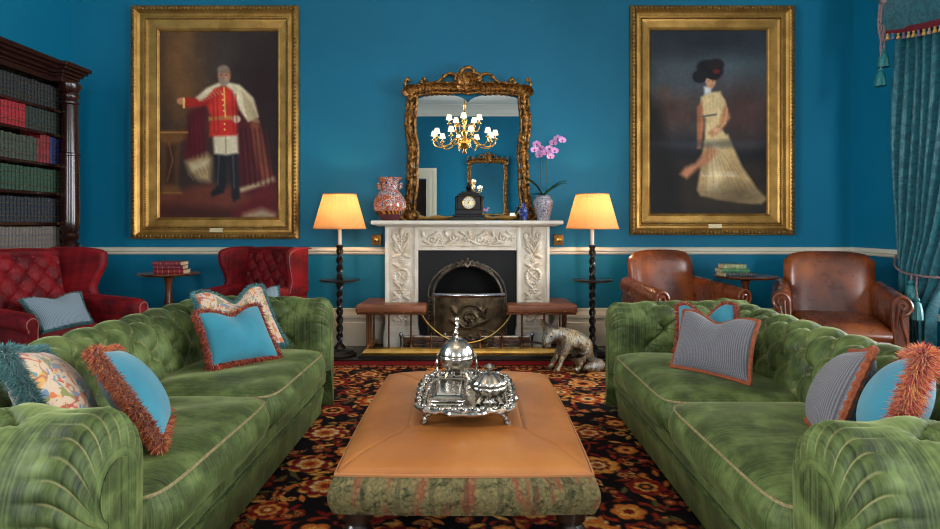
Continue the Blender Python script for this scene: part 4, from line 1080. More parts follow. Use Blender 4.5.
def px2(pts, b): return [((x - b[0]) / (b[2] - b[0]), (y - b[1]) / (b[3] - b[1])) for x, y in pts]
def officer():
    c = Canvas(1.17, 1.83, 150); b = (12, -44, 358, 498)
    c.put(np.ones_like(c.X), (44, 34, 30)); c.ell(.25, .20, .30, .3, (84, 58, 36), 1.4); c.ell(.2, .12, .13, .3, (98, 68, 40), 1.2)
    c.ell(.75, .12, .35, .25, (52, 46, 44), 1.4); c.ell(.9, .45, .25, .4, (34, 20, 20), 1.2)
    P_ = lambda col, *pts, **k: c.poly(px2(pts, b), col, **k)
    P_((92, 46, 36), (0, 430), (150, 400), (358, 420), (358, 500), (0, 500), soft=.04)
    P_((58, 28, 24), (0, 455), (180, 470), (358, 480), (358, 500), (0, 500), soft=.05)
    P_((92, 60, 32), (14, 245), (95, 245), (95, 268), (70, 280), (66, 400), (80, 430), (18, 430), (24, 280), (14, 268), soft=.02)
    P_((46, 28, 20), (30, 285), (62, 285), (60, 400), (28, 400), soft=.03)
    # mantle falling behind the figure
    P_((74, 20, 26), (100, 190), (150, 160), (150, 330), (120, 340), (84, 320), soft=.03)
    P_((66, 22, 26), (215, 150), (290, 180), (330, 330), (352, 400), (350, 470), (250, 420), (235, 300), soft=.03)
    P_((112, 62, 40), (270, 170), (300, 215), (344, 400), (318, 410), (285, 300), soft=.02)
    P_((150, 128, 92), (90, 335), (150, 310), (165, 325), (160, 392), (128, 388), (100, 366), soft=.03)
    P_((176, 160, 128), (104, 345), (155, 330), (150, 350), (110, 362), soft=.02)
    P_((160, 142, 110), (238, 414), (345, 378), (350, 392), (250, 424), soft=.015)
    # boots and breeches
    P_((24, 24, 28), (170, 308), (208, 308), (206, 400), (200, 425), (165, 436), (162, 424), (180, 405), soft=.012)
    P_((28, 28, 32), (206, 312), (240, 308), (244, 400), (246, 440), (228, 452), (222, 436), (222, 400), soft=.012)
    P_((196, 182, 152), (168, 255), (240, 255), (242, 310), (206, 316), (172, 312), soft=.014)
    c.line(px2([(205, 262), (206, 312)], b), .006, (150, 136, 110))
    # red coat
    P_((176, 42, 34), (146, 128), (180, 118), (222, 116), (238, 170), (238, 258), (158, 262), (160, 200), (150, 170), soft=.014)
    P_((150, 36, 30), (78, 150), (120, 150), (160, 140), (164, 168), (120, 178), (84, 178), soft=.014)
    P_((196, 60, 46), (170, 130), (210, 125), (215, 200), (175, 205), soft=.06, op=.5)
    P_((160, 120, 60), (156, 206), (238, 200), (238, 212), (156, 216), soft=.01, op=.8)
    c.ell(*px2([(76, 160)], b)[0], .035, .018, (168, 112, 86), .5)
    # cream cape over the shoulders
    P_((200, 186, 152), (118, 150), (150, 122), (185, 106), (205, 104), (245, 112), (285, 150), (300, 205), (270, 220), (245, 185), (225, 130), (200, 112), (172, 124), (150, 148), (130, 160), soft=.012)
    P_((172, 154, 120), (250, 125), (285, 160), (296, 200), (272, 210), soft=.03, op=.7)
    c.ell(*px2([(236, 212)], b)[0], .035, .02, (196, 176, 146), .5)
    c.ell(*px2([(200, 86)], b)[0], .052, .052, (168, 118, 90), .35); c.ell(*px2([(198, 68)], b)[0], .048, .022, (120, 104, 88), .5)
    c.ell(*px2([(200, 102)], b)[0], .040, .022, (132, 118, 104), .6); c.ell(*px2([(214, 84)], b)[0], .02, .03, (132, 84, 62), .8, op=.6)
    P_((88, 26, 28), (240, 470), (300, 420), (352, 395), (352, 500), (220, 500), soft=.04); P_((150, 130, 104), (258, 486), (310, 470), (350, 486), (350, 500), (250, 500), soft=.03)
    L = lambda col, w, *pts, **k: c.line(px2(pts, b), w, col, **k)
    for x in (168, 180, 224, 234): L((116, 26, 26), .008, (x, 140), (x + 4, 250), op=.5)
    L((206, 160, 84), .006, (200, 120), (204, 204)); L((214, 172, 96), .008, (84, 152), (84, 178)); L((130, 30, 28), .008, (110, 172), (156, 164), op=.7)
    for x, y in ((196, 140), (197, 156), (199, 172), (200, 188), (202, 226), (202, 242)): c.ell(*px2([(x, y)], b)[0], .008, .005, (214, 176, 100), .5)
    for k in range(9): L((150, 132, 98), .006, (252 + k * 4, 130 + k * 6), (270 + k * 4, 214 + k), op=.45)
    for k in range(7): L((156, 138, 104), .006, (130 + k * 9, 150 - k * 4), (140 + k * 9, 160 - k * 4), op=.5)
    for k in range(6): L((44, 14, 18), .010, (250 + k * 13, 240), (262 + k * 15, 400), op=.5); L((110, 36, 36), .006, (256 + k * 13, 240), (270 + k * 15, 400), op=.25)
    for k in range(4): L((46, 14, 18), .010, (98 + k * 13, 200 + k * 8), (104 + k * 13, 322), op=.3)
    L((66, 66, 72), .007, (186, 318), (182, 400), op=.7); L((66, 66, 72), .007, (226, 318), (230, 410), op=.7)
    for k in range(6): L((120, 98, 66), .006, (98 + k * 10, 372 - k * 6), (112 + k * 9, 388 - k * 4), op=.5)
    L((150, 104, 54), .008, (16, 250), (94, 250), op=.8); L((128, 86, 44), .008, (24, 425), (78, 425), op=.7); L((120, 80, 42), .006, (40, 280), (52, 330), (36, 390), op=.6)
    c.ell(*px2([(208, 92)], b)[0], .024, .020, (186, 136, 106), .8, op=.6); c.ell(*px2([(192, 84)], b)[0], .007, .005, (70, 46, 38), .6); c.ell(*px2([(206, 84)], b)[0], .007, .005, (70, 46, 38), .6); L((140, 92, 70), .005, (199, 84), (200, 92), op=.7)
    c.C *= 1.12; c.brush(4, .025, 1); c.brush(14, .05, 2); c.brush(2, .02, 3); return c
def lady():
    c = Canvas(1.13, 1.79, 150); b = (22, -17, 338, 490)
    c.put(np.ones_like(c.X), (38, 40, 44)); c.ell(.55, .22, .5, .22, (74, 90, 96), 1.6); c.ell(.35, .3, .3, .15, (66, 74, 80), 1.4); c.ell(.8, .45, .3, .15, (70, 52, 48), 1.4)
    c.ell(.2, .45, .25, .10, (74, 56, 50), 1.3); c.ell(.5, .04, .6, .1, (34, 40, 46), 1.2)
    P_ = lambda col, *pts, **k: c.poly(px2(pts, b), col, **k)
    P_((24, 26, 32), (0, 318), (338, 318), (338, 350), (0, 350), soft=.03); P_((40, 34, 28), (0, 345), (338, 340), (338, 490), (0, 490), soft=.1)
    P_((22, 20, 20), (0, 150), (50, 200), (70, 300), (95, 360), (110, 490), (0, 490), soft=.06)
    c.ell(.12, .34, .06, .04, (86, 66, 56), .9, op=.6)
    # gown
    P_((190, 164, 116), (168, 290), (232, 270), (248, 310), (270, 360), (310, 420), (338, 448), (320, 462), (262, 458), (200, 448), (158, 440), (150, 424), (160, 360), soft=.014)
    P_((214, 192, 148), (176, 290), (205, 280), (214, 400), (206, 440), (166, 430), soft=.03, op=.8)
    P_((156, 126, 84), (236, 300), (258, 350), (300, 420), (262, 440), (230, 380), soft=.04, op=.7)
    P_((226, 206, 166), (160, 372), (250, 372), (262, 388), (158, 390), soft=.012, op=.7); P_((176, 148, 104), (152, 425), (250, 436), (330, 452), (300, 462), (200, 450), soft=.012, op=.7)
    P_((208, 184, 134), (160, 168), (182, 156), (212, 152), (224, 184), (226, 215), (212, 250), (232, 280), (170, 295), (172, 230), (158, 200), soft=.012)
    P_((222, 202, 156), (200, 160), (222, 176), (226, 214), (206, 216), soft=.02)
    for e in ((168, 200, .035, .05, .3), (216, 188, .035, .045, -.3)): c.ell(*px2([e[:2]], b)[0], e[2], e[3], (204, 182, 134), .4, e[4])
    P_((150, 118, 78), (160, 360), (172, 300), (182, 300), (172, 430), (154, 426), soft=.03, op=.5)
    # wrap
    P_((176, 124, 88), (226, 185), (238, 225), (214, 262), (190, 278), (178, 266), (208, 244), (216, 210), soft=.014)
    P_((166, 108, 76), (150, 195), (164, 180), (168, 240), (160, 310), (150, 310), soft=.012)
    P_((180, 122, 88), (180, 300), (206, 316), (186, 344), (150, 366), (122, 392), (104, 380), (118, 362), (146, 350), (166, 322), soft=.02)
    c.line(px2([(164, 222), (200, 216)], b), .008, (96, 92, 92)); c.ell(*px2([(202, 260)], b)[0], .03, .014, (206, 160, 124), .5)
    P_((206, 206, 206), (168, 140), (190, 138), (186, 156), (170, 164), soft=.012)
    c.ell(*px2([(186, 126)], b)[0], .042, .036, (192, 142, 108), .4); c.ell(*px2([(196, 112)], b)[0], .05, .02, (52, 34, 28), .5)
    c.ell(*px2([(184, 92)], b)[0], .115, .05, (22, 22, 26), .25, .25); c.ell(*px2([(156, 112)], b)[0], .06, .035, (26, 26, 30), .3); c.ell(*px2([(200, 80)], b)[0], .07, .035, (30, 26, 28), .4); c.ell(*px2([(202, 98)], b)[0], .03, .012, (92, 28, 26), .6)
    L = lambda col, w, *pts, **k: c.line(px2(pts, b), w, col, **k)
    for k in range(9): L((150, 120, 78), .007, (180 + k * 7, 300 + k * 4), (172 + k * 18 + (k % 3) * 4, 436 - (k % 2) * 30), op=.25); L((228, 208, 166), .005, (184 + k * 7, 300 + k * 4), (182 + k * 17, 440), op=.2)
    for k in range(8): L((232, 214, 176), .006, (162 + k * 11, 380 + 3 * (k % 2)), (168 + k * 11, 386), op=.6)
    for k in range(5): L((160, 130, 88), .006, (172 + k * 10, 165), (178 + k * 8, 285), op=.2)
    for k in range(4): L((136, 84, 58), .007, (118 + k * 18, 376 - k * 14), (132 + k * 18, 356 - k * 13), op=.2); L((206, 156, 118), .006, (124 + k * 18, 374 - k * 14), (138 + k * 18, 352 - k * 13), op=.2)
    L((204, 150, 112), .008, (230, 200), (224, 240), (196, 270), op=.7); L((130, 82, 58), .007, (156, 200), (156, 300), op=.5)
    c.ell(*px2([(180, 124)], b)[0], .007, .005, (120, 84, 66), .8); c.ell(*px2([(192, 124)], b)[0], .007, .005, (120, 84, 66), .8); L((176, 106, 88), .005, (184, 136), (190, 136), op=.5)
    c.ell(.75, .9, .3, .06, (60, 50, 38), 1.2, op=.6); c.ell(.6, .62, .5, .02, (60, 66, 72), 1.2, op=.5)
    c.C *= 1.12; c.brush(4, .025, 11); c.brush(16, .06, 12); c.brush(2, .02, 13); return c
def portrait(label, x0, x1, z0, z1, cx0, cx1, cz0, cz1, art):
    xc, zc = (x0 + x1) / 2, (z0 + z1) / 2; r = thing('framed_portrait', label, 'painting', (xc, YB, z0))
    w, h = x1 - x0, z1 - z0; li, ri, bi, ti = cx0 - x0, x1 - cx1, cz0 - z0, z1 - cz1
    prof = [(0, 0), (0, .050), (.06, .066), (.10, .075), (.17, .078), (.21, .070), (.25, .056), (.32, .045), (.42, .046), (.47, .052), (.52, .050), (.55, .038), (.62, .034), (.88, .030), (.92, .036), (.97, .030), (1, .018)]
    def ring(k, d):
        return [(-w / 2 + li * k, -d, bi * k), (w / 2 - ri * k, -d, bi * k), (w / 2 - ri * k, -d, h - ti * k), (-w / 2 + li * k, -d, h - ti * k)]
    mb = MB(); vs = []
    for k, d in prof: vs += ring(k, d)
    fs = [(i * 4 + a, i * 4 + (a + 1) % 4, i * 4 + 4 + (a + 1) % 4, i * 4 + 4 + a) for i in range(len(prof) - 1) for a in range(4)]
    mb.add(vs, fs + [(0, 1, 2, 3)]); fr = mb.build('frame', m['giltflat'], r, False)
    mb = MB()
    def beads(k, d, sp, rx, ry):
        q = ring(k, d)
        for a in range(4):
            p0, p1 = Vector(q[a]), Vector(q[(a + 1) % 4]); n = int((p1 - p0).length / sp); hz = a % 2 == 0
            for i in range(n): 
                c = p0.lerp(p1, (i + .5) / n); mb.ell(c, (sp * rx if hz else sp * ry, .011, sp * ry if hz else sp * rx), 6, 4)
    beads(.13, .078, .036, .38, .52); mb.build('outer_beading', m['giltdark'], fr); mb = MB(); beads(.52, .050, .022, .42, .42); mb.build('inner_beading', m['giltdark'], fr)
    C = art(); ny, nx = C.C.shape[:2]
    X, Z = np.meshgrid(np.linspace(cx0 - xc - .01, cx1 - xc + .01, nx), np.linspace(cz1 - z0 + .01, cz0 - z0 - .01, ny))
    color_grid('canvas', C.C, np.stack([X, np.full_like(X, -.017), Z], -1), m['oil'], r)
    mb = MB(); mb.bx(-.065 + .02, .065 + .02, -.064, -.05, bi * .30, bi * .50, .003); mb.build('title_plaque', m['cardwhite'], r, False)
Yp = 6.13
q = lambda px: (px - 472) * Yp / F
z_ = lambda py: HC - (py - 224) * Yp / F
portrait('gold framed portrait of a standing figure in red coat and cream cape', q(129.5), q(297.8), z_(239), z_(4.5), q(157.3), q(275.8), z_(217), z_(30), officer)
portrait('gold framed portrait of a standing lady in cream gown and dark hat', q(631), q(796), z_(235), z_(4.5), q(652), q(769), z_(213), z_(29), lady)

# ------------------------------------------------------------------ rug
def make_rug():
    x0, x1, y0, y1 = -1.95, 1.90, 1.25, 5.48; st = .0075
    nx, ny = int((x1 - x0) / st), int((y1 - y0) / st); X, Y = np.meshgrid(np.linspace(x0, x1, nx), np.linspace(y1, y0, ny))
    C = np.zeros((ny, nx, 3)); C[:] = (20, 15, 19); r = random.Random(21)
    def win(cx, cy, R_):
        i0 = max(0, int((cx - R_ - x0) / st)); i1 = min(nx, int((cx + R_ - x0) / st) + 2); j0 = max(0, int((y1 - cy - R_) / st)); j1 = min(ny, int((y1 - cy + R_) / st) + 2)
        return slice(j0, j1), slice(i0, i1)
    def put(sl, a, col): C[sl] += np.clip(a, 0, 1)[..., None] * (np.array(col, float) - C[sl])
    def leaf_(cx, cy, L, W, a, col):
        sl = win(cx, cy, L); dx, dy = X[sl] - cx, Y[sl] - cy
        if dx.size == 0: return
        u = (dx * math.cos(a) + dy * math.sin(a)) / L; v = (-dx * math.sin(a) + dy * math.cos(a)) / W
        put(sl, (1 - np.abs(v) / np.clip(1 - u * u, .01, 1) - 0 * u) * 3 * (np.abs(u) < 1), col)
    def stroke(pts, w, col):
        for (ax, ay), (bx, by) in zip(pts, pts[1:]):
            sl = win((ax + bx) / 2, (ay + by) / 2, math.hypot(bx - ax, by - ay) / 2 + w * 2)
            if X[sl].size == 0: continue
            dx, dy = bx - ax, by - ay; q_ = np.clip(((X[sl] - ax) * dx + (Y[sl] - ay) * dy) / (dx * dx + dy * dy + 1e-9), 0, 1)
            put(sl, 1.6 - np.hypot(X[sl] - ax - q_ * dx, Y[sl] - ay - q_ * dy) / w, col)
    def flower(cx, cy, R_, n, cols, ph, el=1.):
        sl = win(cx, cy, R_ * 1.3); dx, dy = X[sl] - cx, (Y[sl] - cy) * el
        if dx.size == 0: return
        d = np.hypot(dx, dy); an = np.arctan2(dy, dx) + ph
        for k, (f, col) in enumerate(zip((1.0, .88, .60, .40, .20), cols)):
            rr = R_ * f * (.76 + .24 * np.abs(np.cos(n * an / 2 + k * .8)) ** .7); put(sl, (rr - d) / (st * 1.4) + .5, col)
    rust, red, org, gold, crm, dk, olv, blu = (136, 48, 28), (112, 26, 26), (190, 106, 46), (206, 148, 70), (208, 176, 122), (24, 18, 22), (84, 80, 46), (58, 70, 78)
    # vines
    for k in range(30):
        cx, cy = r.uniform(x0, x1), r.uniform(y0, y1); a = r.uniform(0, 6.28); pts = [(cx, cy)]; cv = r.uniform(-1, 1) * 2.2
        for i in range(46): a += cv * .07 + .12 * math.sin(i * .35); cx += .035 * math.cos(a); cy += .035 * math.sin(a); pts.append((cx, cy))
        stroke(pts, .0055, r.choice([rust, rust, olv, (150, 84, 44), gold]))
        for i in range(2, 46, 5):
            for s in (-1, 1):
                aa = math.atan2(pts[i][1] - pts[i - 1][1], pts[i][0] - pts[i - 1][0]) + s * .9
                leaf_(pts[i][0] + .030 * math.cos(aa), pts[i][1] + .030 * math.sin(aa), .034, .014, aa, r.choice([rust, org, olv, rust, red, red]))
    pal = [(gold, rust, org, crm, dk), (org, red, gold, rust, crm), (crm, org, gold, red, dk), (gold, red, crm, org, rust), (rust, dk, org, gold, red), (org, gold, red, crm, rust), (rust, red, gold, dk, org)]
    for k in range(420):
        cx, cy, aa, q = r.uniform(x0, x1), r.uniform(y0, y1), r.uniform(0, 6.28), r.uniform(.7, 1.2)
        leaf_(cx, cy, .080 * q, .036 * q, aa, dk); leaf_(cx, cy, .072 * q, .030 * q, aa, r.choice([gold, org, crm, olv])); leaf_(cx, cy, .062 * q, .021 * q, aa, r.choice([rust, red, rust, org])); leaf_(cx, cy, .040 * q, .007 * q, aa, r.choice([gold, dk]))
    # small blossoms
    for k in range(1000):
        fx_, fy_, fr_, ph = r.uniform(x0, x1), r.uniform(y0, y1), r.uniform(.020, .044), r.random() * 6
        sl = win(fx_, fy_, .09)
        if X[sl].size: put(sl, (fr_ * 1.3 - np.hypot(X[sl] - fx_, Y[sl] - fy_)) / st, (20, 15, 19))
        flower(fx_, fy_, fr_, r.choice([4, 5, 6]), r.choice(pal), ph)
    # large palmettes on a half-drop lattice
    S_ = .37; j = 0; y = y0
    while y < y1 + .2:
        x = x0 + (S_ / 2 if j % 2 else 0)
        while x < x1 + .2:
            R_ = r.uniform(.085, .135); p = r.choice(pal); cx, cy = x + r.uniform(-.05, .05), y + r.uniform(-.04, .04); ph = r.random() * 6
            sl = win(cx, cy, R_ * 1.5)
            if X[sl].size: 
                d = np.hypot(X[sl] - cx, Y[sl] - cy); put(sl, (R_ * 1.30 * (.85 + .15 * np.cos(9 * (np.arctan2(Y[sl] - cy, X[sl] - cx) + ph))) - d) / st, dk)
            for q_ in range(6):
                aa = ph + q_ * PI / 3; leaf_(cx + R_ * 1.2 * math.cos(aa), cy + R_ * 1.2 * math.sin(aa), .040, .016, aa + .9, r.choice([rust, org, gold, red, olv]))
            flower(cx, cy, R_, r.choice([6, 8, 9]), p, ph); x += S_
        y += S_ * .62; j += 1
    bd = np.clip((Y - (y1 - .21)) / st, 0, 1); C += bd[..., None] * (np.array((112, 22, 28)) - C)
    bd = ((Y > y1 - .30) & (Y < y1 - .215)).astype(float); C += bd[..., None] * (np.array((26, 18, 20)) - C)
    for k in range(60):
        flower(x0 + k * .066, y1 - .257, .028, 5, [rust, gold, red, org, dk], k)
    bd = (Y > y1 - .05).astype(float); C += bd[..., None] * (np.array((24, 18, 18)) - C)
    n = NR.randn(ny, nx); C = C * (1 + .10 * n[..., None])
    r_ = tag(color_grid('floral_rug', C, np.stack([X, Y, np.full_like(X, .012)], -1), m['rugpile']), 'black floral rug with rust and gold blossoms under sofas and ottoman', 'rug')
m['rugpile'] = painted('wool_pile', .95, .08, bump=240)
make_rug()
# ------------------------------------------------------------------ ottoman
OY0, OY1, OW = 2.0, 3.31, .408
ot = thing('ottoman', 'large tan leather topped ottoman with tapestry sides between the sofas', 'ottoman', (-.025, (OY0 + OY1) / 2, .012))
ol = (OY1 - OY0) / 2; zt, zb = .435, .27
def rr(x, y, hx, hy, p=14):
    return x, y
def top(u, v):
    x, y = u * 2 - 1, v * 2 - 1
    e = (1 - x ** 6) * (1 - y ** 6)
    z = zt - .045 + .045 * max(0, e) ** .42
    # seams: inner rectangle and mitres
    ax, ay = abs(x), abs(y); q = max(ax, ay)
    dm = abs(ax - ay) if q > .52 else 1; di = abs(q - .52)
    z -= .006 * math.exp(-(min(dm, di) / .012) ** 2)
    z += .004 * math.sin(7 * x + 2) * math.sin(5 * y) * max(0, e)
    bow_ = .012
    return (x * (OW + bow_ * (1 - y * y)), y * (ol + bow_ * (1 - x * x)), z)
mb = MB(); mb.grid(top, 120, 150, su=OW * 2, sv=ol * 2); lt = mb.build('leather_top', m['tan'], ot, True, 180)
def edge_loop(n=60):
    o = []
    for k in range(n): o.append((-1 + 2 * k / n, -1))
    for k in range(n): o.append((1, -1 + 2 * k / n))
    for k in range(n): o.append((1 - 2 * k / n, 1))
    for k in range(n): o.append((-1, 1 - 2 * k / n))
    return o
el = edge_loop()
def ept(x, y, o, z):
    ox = OW + .012 * (1 - y * y) + o; oy = ol + .012 * (1 - x * x) + o
    return (x * ox, y * oy, z)
mb = MB(); mb.tube([ept(x, y, .002, zt - .046) for x, y in el], .0065, 6, closed=True); mb.build('piping', m['tanseam'], lt)
mb = MB()
for sx in (-1, 1):
    for sy in (-1, 1): mb.tube([top(.5 + sx * k / 20 * .5, .5 + sy * k / 20 * .5) for k in range(11, 20)], .0022, 5)
ir = [top(.5 + .26 * x, .5 + .26 * y) for x, y in edge_loop(14)]; mb.tube(ir, .0022, 5, closed=True); mb.build('stitched_seam', m['tanseam'], lt)
mb = MB()
mb.grid(lambda u, v: ept(*el[int(round(u * len(el))) % len(el)], .006 + .018 * math.sin(PI * v) - .012 * v ** 3 * 0, lerp(zt - .05, zb - .005, v)), len(el), 12, cu=True, su=4.3, sv=.16)
mb.bx(-OW, OW, -ol, ol, zb, zb + .03); mb.build('tapestry_band', m['tapestry'], ot, True, 60)
for sx in (-1, 1):
    for sy in (-1, 1):
        mb = MB(); mb.lathe([(.022, 0), (.030, .01), (.034, .03), (.024, .05), (.032, .09), (.046, .15), (.05, .19), (.036, .21), (.05, .225), (.05, zb)], 18, (sx * (OW - .06), sy * (ol - .06), 0)); mb.build('leg', m['ebony'], ot)

# ------------------------------------------------------------------ silver on the ottoman
OZ = .012 + zt
TX, TY = -.025, 2.59
tr = thing('silver_tray', 'ornate silver gallery tray with scalloped rim and handles on the ottoman', 'tray', (TX, TY, OZ))
tw, tl = .190, .30
def rrect(a, hx, hy, r):
    c, s = math.cos(a), math.sin(a); k = (abs(c) ** 5 + abs(s) ** 5) ** (-1 / 5); return hx * c * k, hy * s * k
def tf(u, v):
    a = 2 * PI * u; q = v
    x, y = rrect(a, tw, tl, 0); sc = 1 + .022 * math.cos(a * 28) * smooth01((q - .75) / .25)
    z = .038 + .028 * smooth01((q - .78) / .16) + .005 * math.cos(a * 56) * smooth01((q - .9) / .1)
    return (x * q * sc, y * q * sc, z)
mb = MB(); mb.grid(tf, 168, 26, cu=True); mb.grid(lambda u, v: tuple(Vector(tf(u, v)) - Vector((0, 0, .005))), 168, 26, cu=True)
pl = mb.build('plate', m['silverbright'], tr, True, 180)
mb = MB(); rim = [Vector(tf(k / 84, 1.0)) for k in range(84)]; mb.tube(rim, [.009 + .003 * math.sin(k * 2.6) for k in range(84)], 7, closed=True)
for k in range(56):
    p = Vector(tf(k / 56, .95)); mb.ell(p + Vector((0, 0, .004)), (.012, .012, .010), 7, 5)
    p = Vector(tf((k + .5) / 56, .86)); mb.ell(p, (.009, .009, .006), 6, 4)
mb.build('scalloped_rim', m['silver'], tr)
for s in (-1, 1):
    mb = MB(); mb.tube(catmull([(-.075, s * (tl - .004), .066), (-.06, s * (tl + .03), .068), (0, s * (tl + .04), .068), (.06, s * (tl + .03), .068), (.075, s * (tl - .004), .066)], 6), [.008 + .003 * math.sin(k) for k in range(25)], 8); mb.build('handle', m['silver'], tr)
    for sx in (-1, 1):
        mb = MB(); mb.tube(catmull([(sx * .135, s * .20, .036), (sx * .155, s * .225, .026), (sx * .15, s * .225, .012), (sx * .165, s * .24, .006)], 4), [.014, .013, .011, .009, .008, .007, .007, .008, .009, .01, .011, .011, .011], 7); mb.build('foot', m['silver'], tr)
T0 = OZ + .038
# spherical biscuit warmer with its stand
bw = thing('biscuit_warmer', 'spherical engraved silver biscuit warmer with tall handle, back of tray', 'serving dish', (-.068, 2.80, T0))
c = Vector((0, 0, .128)); r0 = .076
mb = MB(); mb.lathe([(r0 * math.sin(t), -r0 * math.cos(t) + .128) for t in [PI * .5 * k / 14 for k in range(15)]], 40, wob=lambda a, t: 1 + .012 * math.cos(14 * a)); mb.build('lower_shell', m['silver'], bw, True, 180)
mb = MB(); mb.lathe([(r0 * math.sin(t), -r0 * math.cos(t) + .131) for t in [PI * .5 + PI * .5 * k / 14 for k in range(15)]], 40, wob=lambda a, t: 1 + .012 * math.cos(14 * a)); mb.build('upper_shell', m['silver'], bw, True, 180)
mb = MB(); mb.tube([(r0 * 1.0 * math.cos(2 * PI * k / 40), r0 * 1.0 * math.sin(2 * PI * k / 40), .1295) for k in range(40)], .003, 7, closed=True)
mb.build('chased_band', m['silver'], bw)
mb = MB()
mb.tube(catmull([(0, -.02, .205), (-.004, -.024, .235), (.004, -.02, .265), (-.003, 0, .285), (.004, .02, .265), (0, .024, .235), (0, .02, .205)], 6), [.007 + .002 * math.sin(k * 1.4) for k in range(37)], 7); mb.ell((0, 0, .288), (.010, .010, .014), 8, 6); mb.build('loop_handle', m['silver'], bw)
for s in (-1, 1):
    mb = MB(); mb.tube(catmull([(s * .088, -.012, .0), (s * .084, -.004, .04), (s * .088, 0, .08), (s * .084, 0, .13), (s * .078, 0, .135)], 6), [.006 + .002 * math.sin(k * 1.5) for k in range(25)], 7); mb.ell((s * .088, -.012, .006), (.012, .014, .006), 8, 5); mb.build('side_post', m['silver'], bw)
    mb = MB(); mb.tube(catmull([(s * .034, -.02, .07), (s * .05, -.05, .035), (s * .042, -.062, .01), (s * .055, -.075, .004)], 6), [.009] * 19, 7); mb.build('front_leg', m['silver'], bw)
# oblong mirrored dish, left
bd = thing('entree_dish', 'oblong silver dish with flat mirrored lid, left on the tray', 'serving dish', (-.094, 2.50, T0))
mb = MB(); mb.bx(-.062, .062, -.15, .15, .012, .045, .01, 3); mb.build('body', m['silverbright'], bd, True, 50)
mb = MB(); mb.bx(-.066, .066, -.155, .155, .046, .056, .004); mb.grid(lambda u, v: ((u - .5) * .112, (v - .5) * .28, .0565 + .010 * max(0, (1 - (2 * u - 1) ** 8) * (1 - (2 * v - 1) ** 8)) ** .5), 40, 40); mb.build('lid', m['silverbright'], bd, True, 50)
mb = MB(); q = [(x * .064, y * .153, .058) for x, y in edge_loop(16)]; mb.tube(q, [.005 + .002 * math.sin(k * 2.2) for k in range(64)], 6, closed=True); mb.build('gadrooned_edge', m['silver'], bd)
for sx in (-1, 1):
    for sy in (-1, 1): mb = MB(); mb.ell((sx * .05, sy * .13, .008), (.010, .012, .009), 8, 6); mb.build('foot', m['silver'], bd)
# lidded ornate bowl, right
tu = thing('silver_tureen', 'small embossed silver tureen with domed lid, right on the tray', 'tureen', (.070, 2.53, T0))
wob = lambda a, t: 1 + .05 * math.cos(12 * a)
mb = MB(); mb.lathe([(0, 0), (.05, 0), (.052, .008), (.03, .016), (.05, .03), (.068, .05), (.070, .062), (.062, .07), (0, .07)], 60, wob=wob); mb.build('bowl', m['silver'], tu, True, 180)
mb = MB(); mb.lathe([(.070, .072), (.072, .078), (.062, .088), (.045, .105), (.02, .115), (0, .117)], 60, wob=wob); li = mb.build('lid', m['silver'], tu, True, 180)
mb = MB(); mb.lathe([(0, .115), (.008, .118), (.008, .124), (.018, .132), (.02, .14), (.01, .15), (0, .154)], 16, wob=lambda a, t: 1 + .15 * math.cos(6 * a)); mb.build('finial', m['silver'], li)
for s in (-1, 1):
    mb = MB(); mb.tube(catmull([(0, s * .066, .06), (0, s * .09, .068), (0, s * .092, .045), (0, s * .062, .036)], 6), .006, 7); mb.build('handle', m['silver'], tu)
for k in range(4):
    a = PI / 4 + k * PI / 2; mb = MB(); mb.tube([(.045 * math.cos(a), .045 * math.sin(a), .025), (.062 * math.cos(a), .062 * math.sin(a), .012), (.066 * math.cos(a), .066 * math.sin(a), .003)], [.009, .008, .011], 7); mb.build('foot', m['silver'], tu)

# ------------------------------------------------------------------ fox
fx = thing('fox_statue', 'silvered bronze statue of a seated fox on the rug', 'statue', (.83, 5.10, .012))
def skin(name, verts, edges, rad, mat, parent, sub=2, fur=None):
    me = bpy.data.meshes.new(name); me.from_pydata(verts, edges, []); o = bpy.data.objects.new(name, me); COL.objects.link(o)
    md = o.modifiers.new('skin', 'SKIN'); md.use_smooth_shade = True
    md.branch_smoothing = .3
    for i, v in enumerate(me.skin_vertices[0].data):
        r = rad[i]; v.radius = (r, r) if not isinstance(r, tuple) else r; v.use_root = (i == 0)
    s = o.modifiers.new('sub', 'SUBSURF'); s.levels = sub; s.render_levels = sub
    dg = bpy.context.evaluated_depsgraph_get(); dg.update(); ev = o.evaluated_get(dg); nm = bpy.data.meshes.new_from_object(ev)
    bpy.data.objects.remove(o); nm.name = name; nm.materials.clear(); nm.materials.append(mat); nm.polygons.foreach_set('use_smooth', [True] * len(nm.polygons))
    if fur:
        cs = np.empty(len(nm.vertices) * 3, np.float32); nm.vertices.foreach_get('co', cs); cs = cs.reshape(-1, 3)
        ns = np.empty(len(nm.vertices) * 3, np.float32); nm.vertices.foreach_get('normal', ns); ns = ns.reshape(-1, 3)
        k = np.sin(cs[:, 0] * 170 + 3 * np.sin(cs[:, 2] * 60)) * np.sin(cs[:, 2] * 120 + 2 * np.sin(cs[:, 1] * 90)); cs += ns * (k * fur)[:, None]
        nm.vertices.foreach_set('co', cs.ravel()); nm.update()
    o2 = bpy.data.objects.new(name, nm); COL.objects.link(o2); o2.parent = parent; return o2
t = NT('silvered_bronze_fur'); v = t.coord('Object', (1, 1, 1)); n1 = t.noise(v, 9, 4, .6, .6); n2 = t.noise(t.coord('Object', (90, 90, 26)), 1, 4, .7)
c = t.ramp(n1, [(.32, lin((140, 104, 60))), (.5, lin((168, 152, 122))), (.68, lin((156, 158, 158)))])
c = t.mix(t.ramp(n2, [(.36, (1, 1, 1, 1)), (.50, (0, 0, 0, 1))]), c, lin((70, 60, 48)))
t.pbsdf(c, .36, .6, t.bump(n2, .9, .012)); m['fox'] = t.m
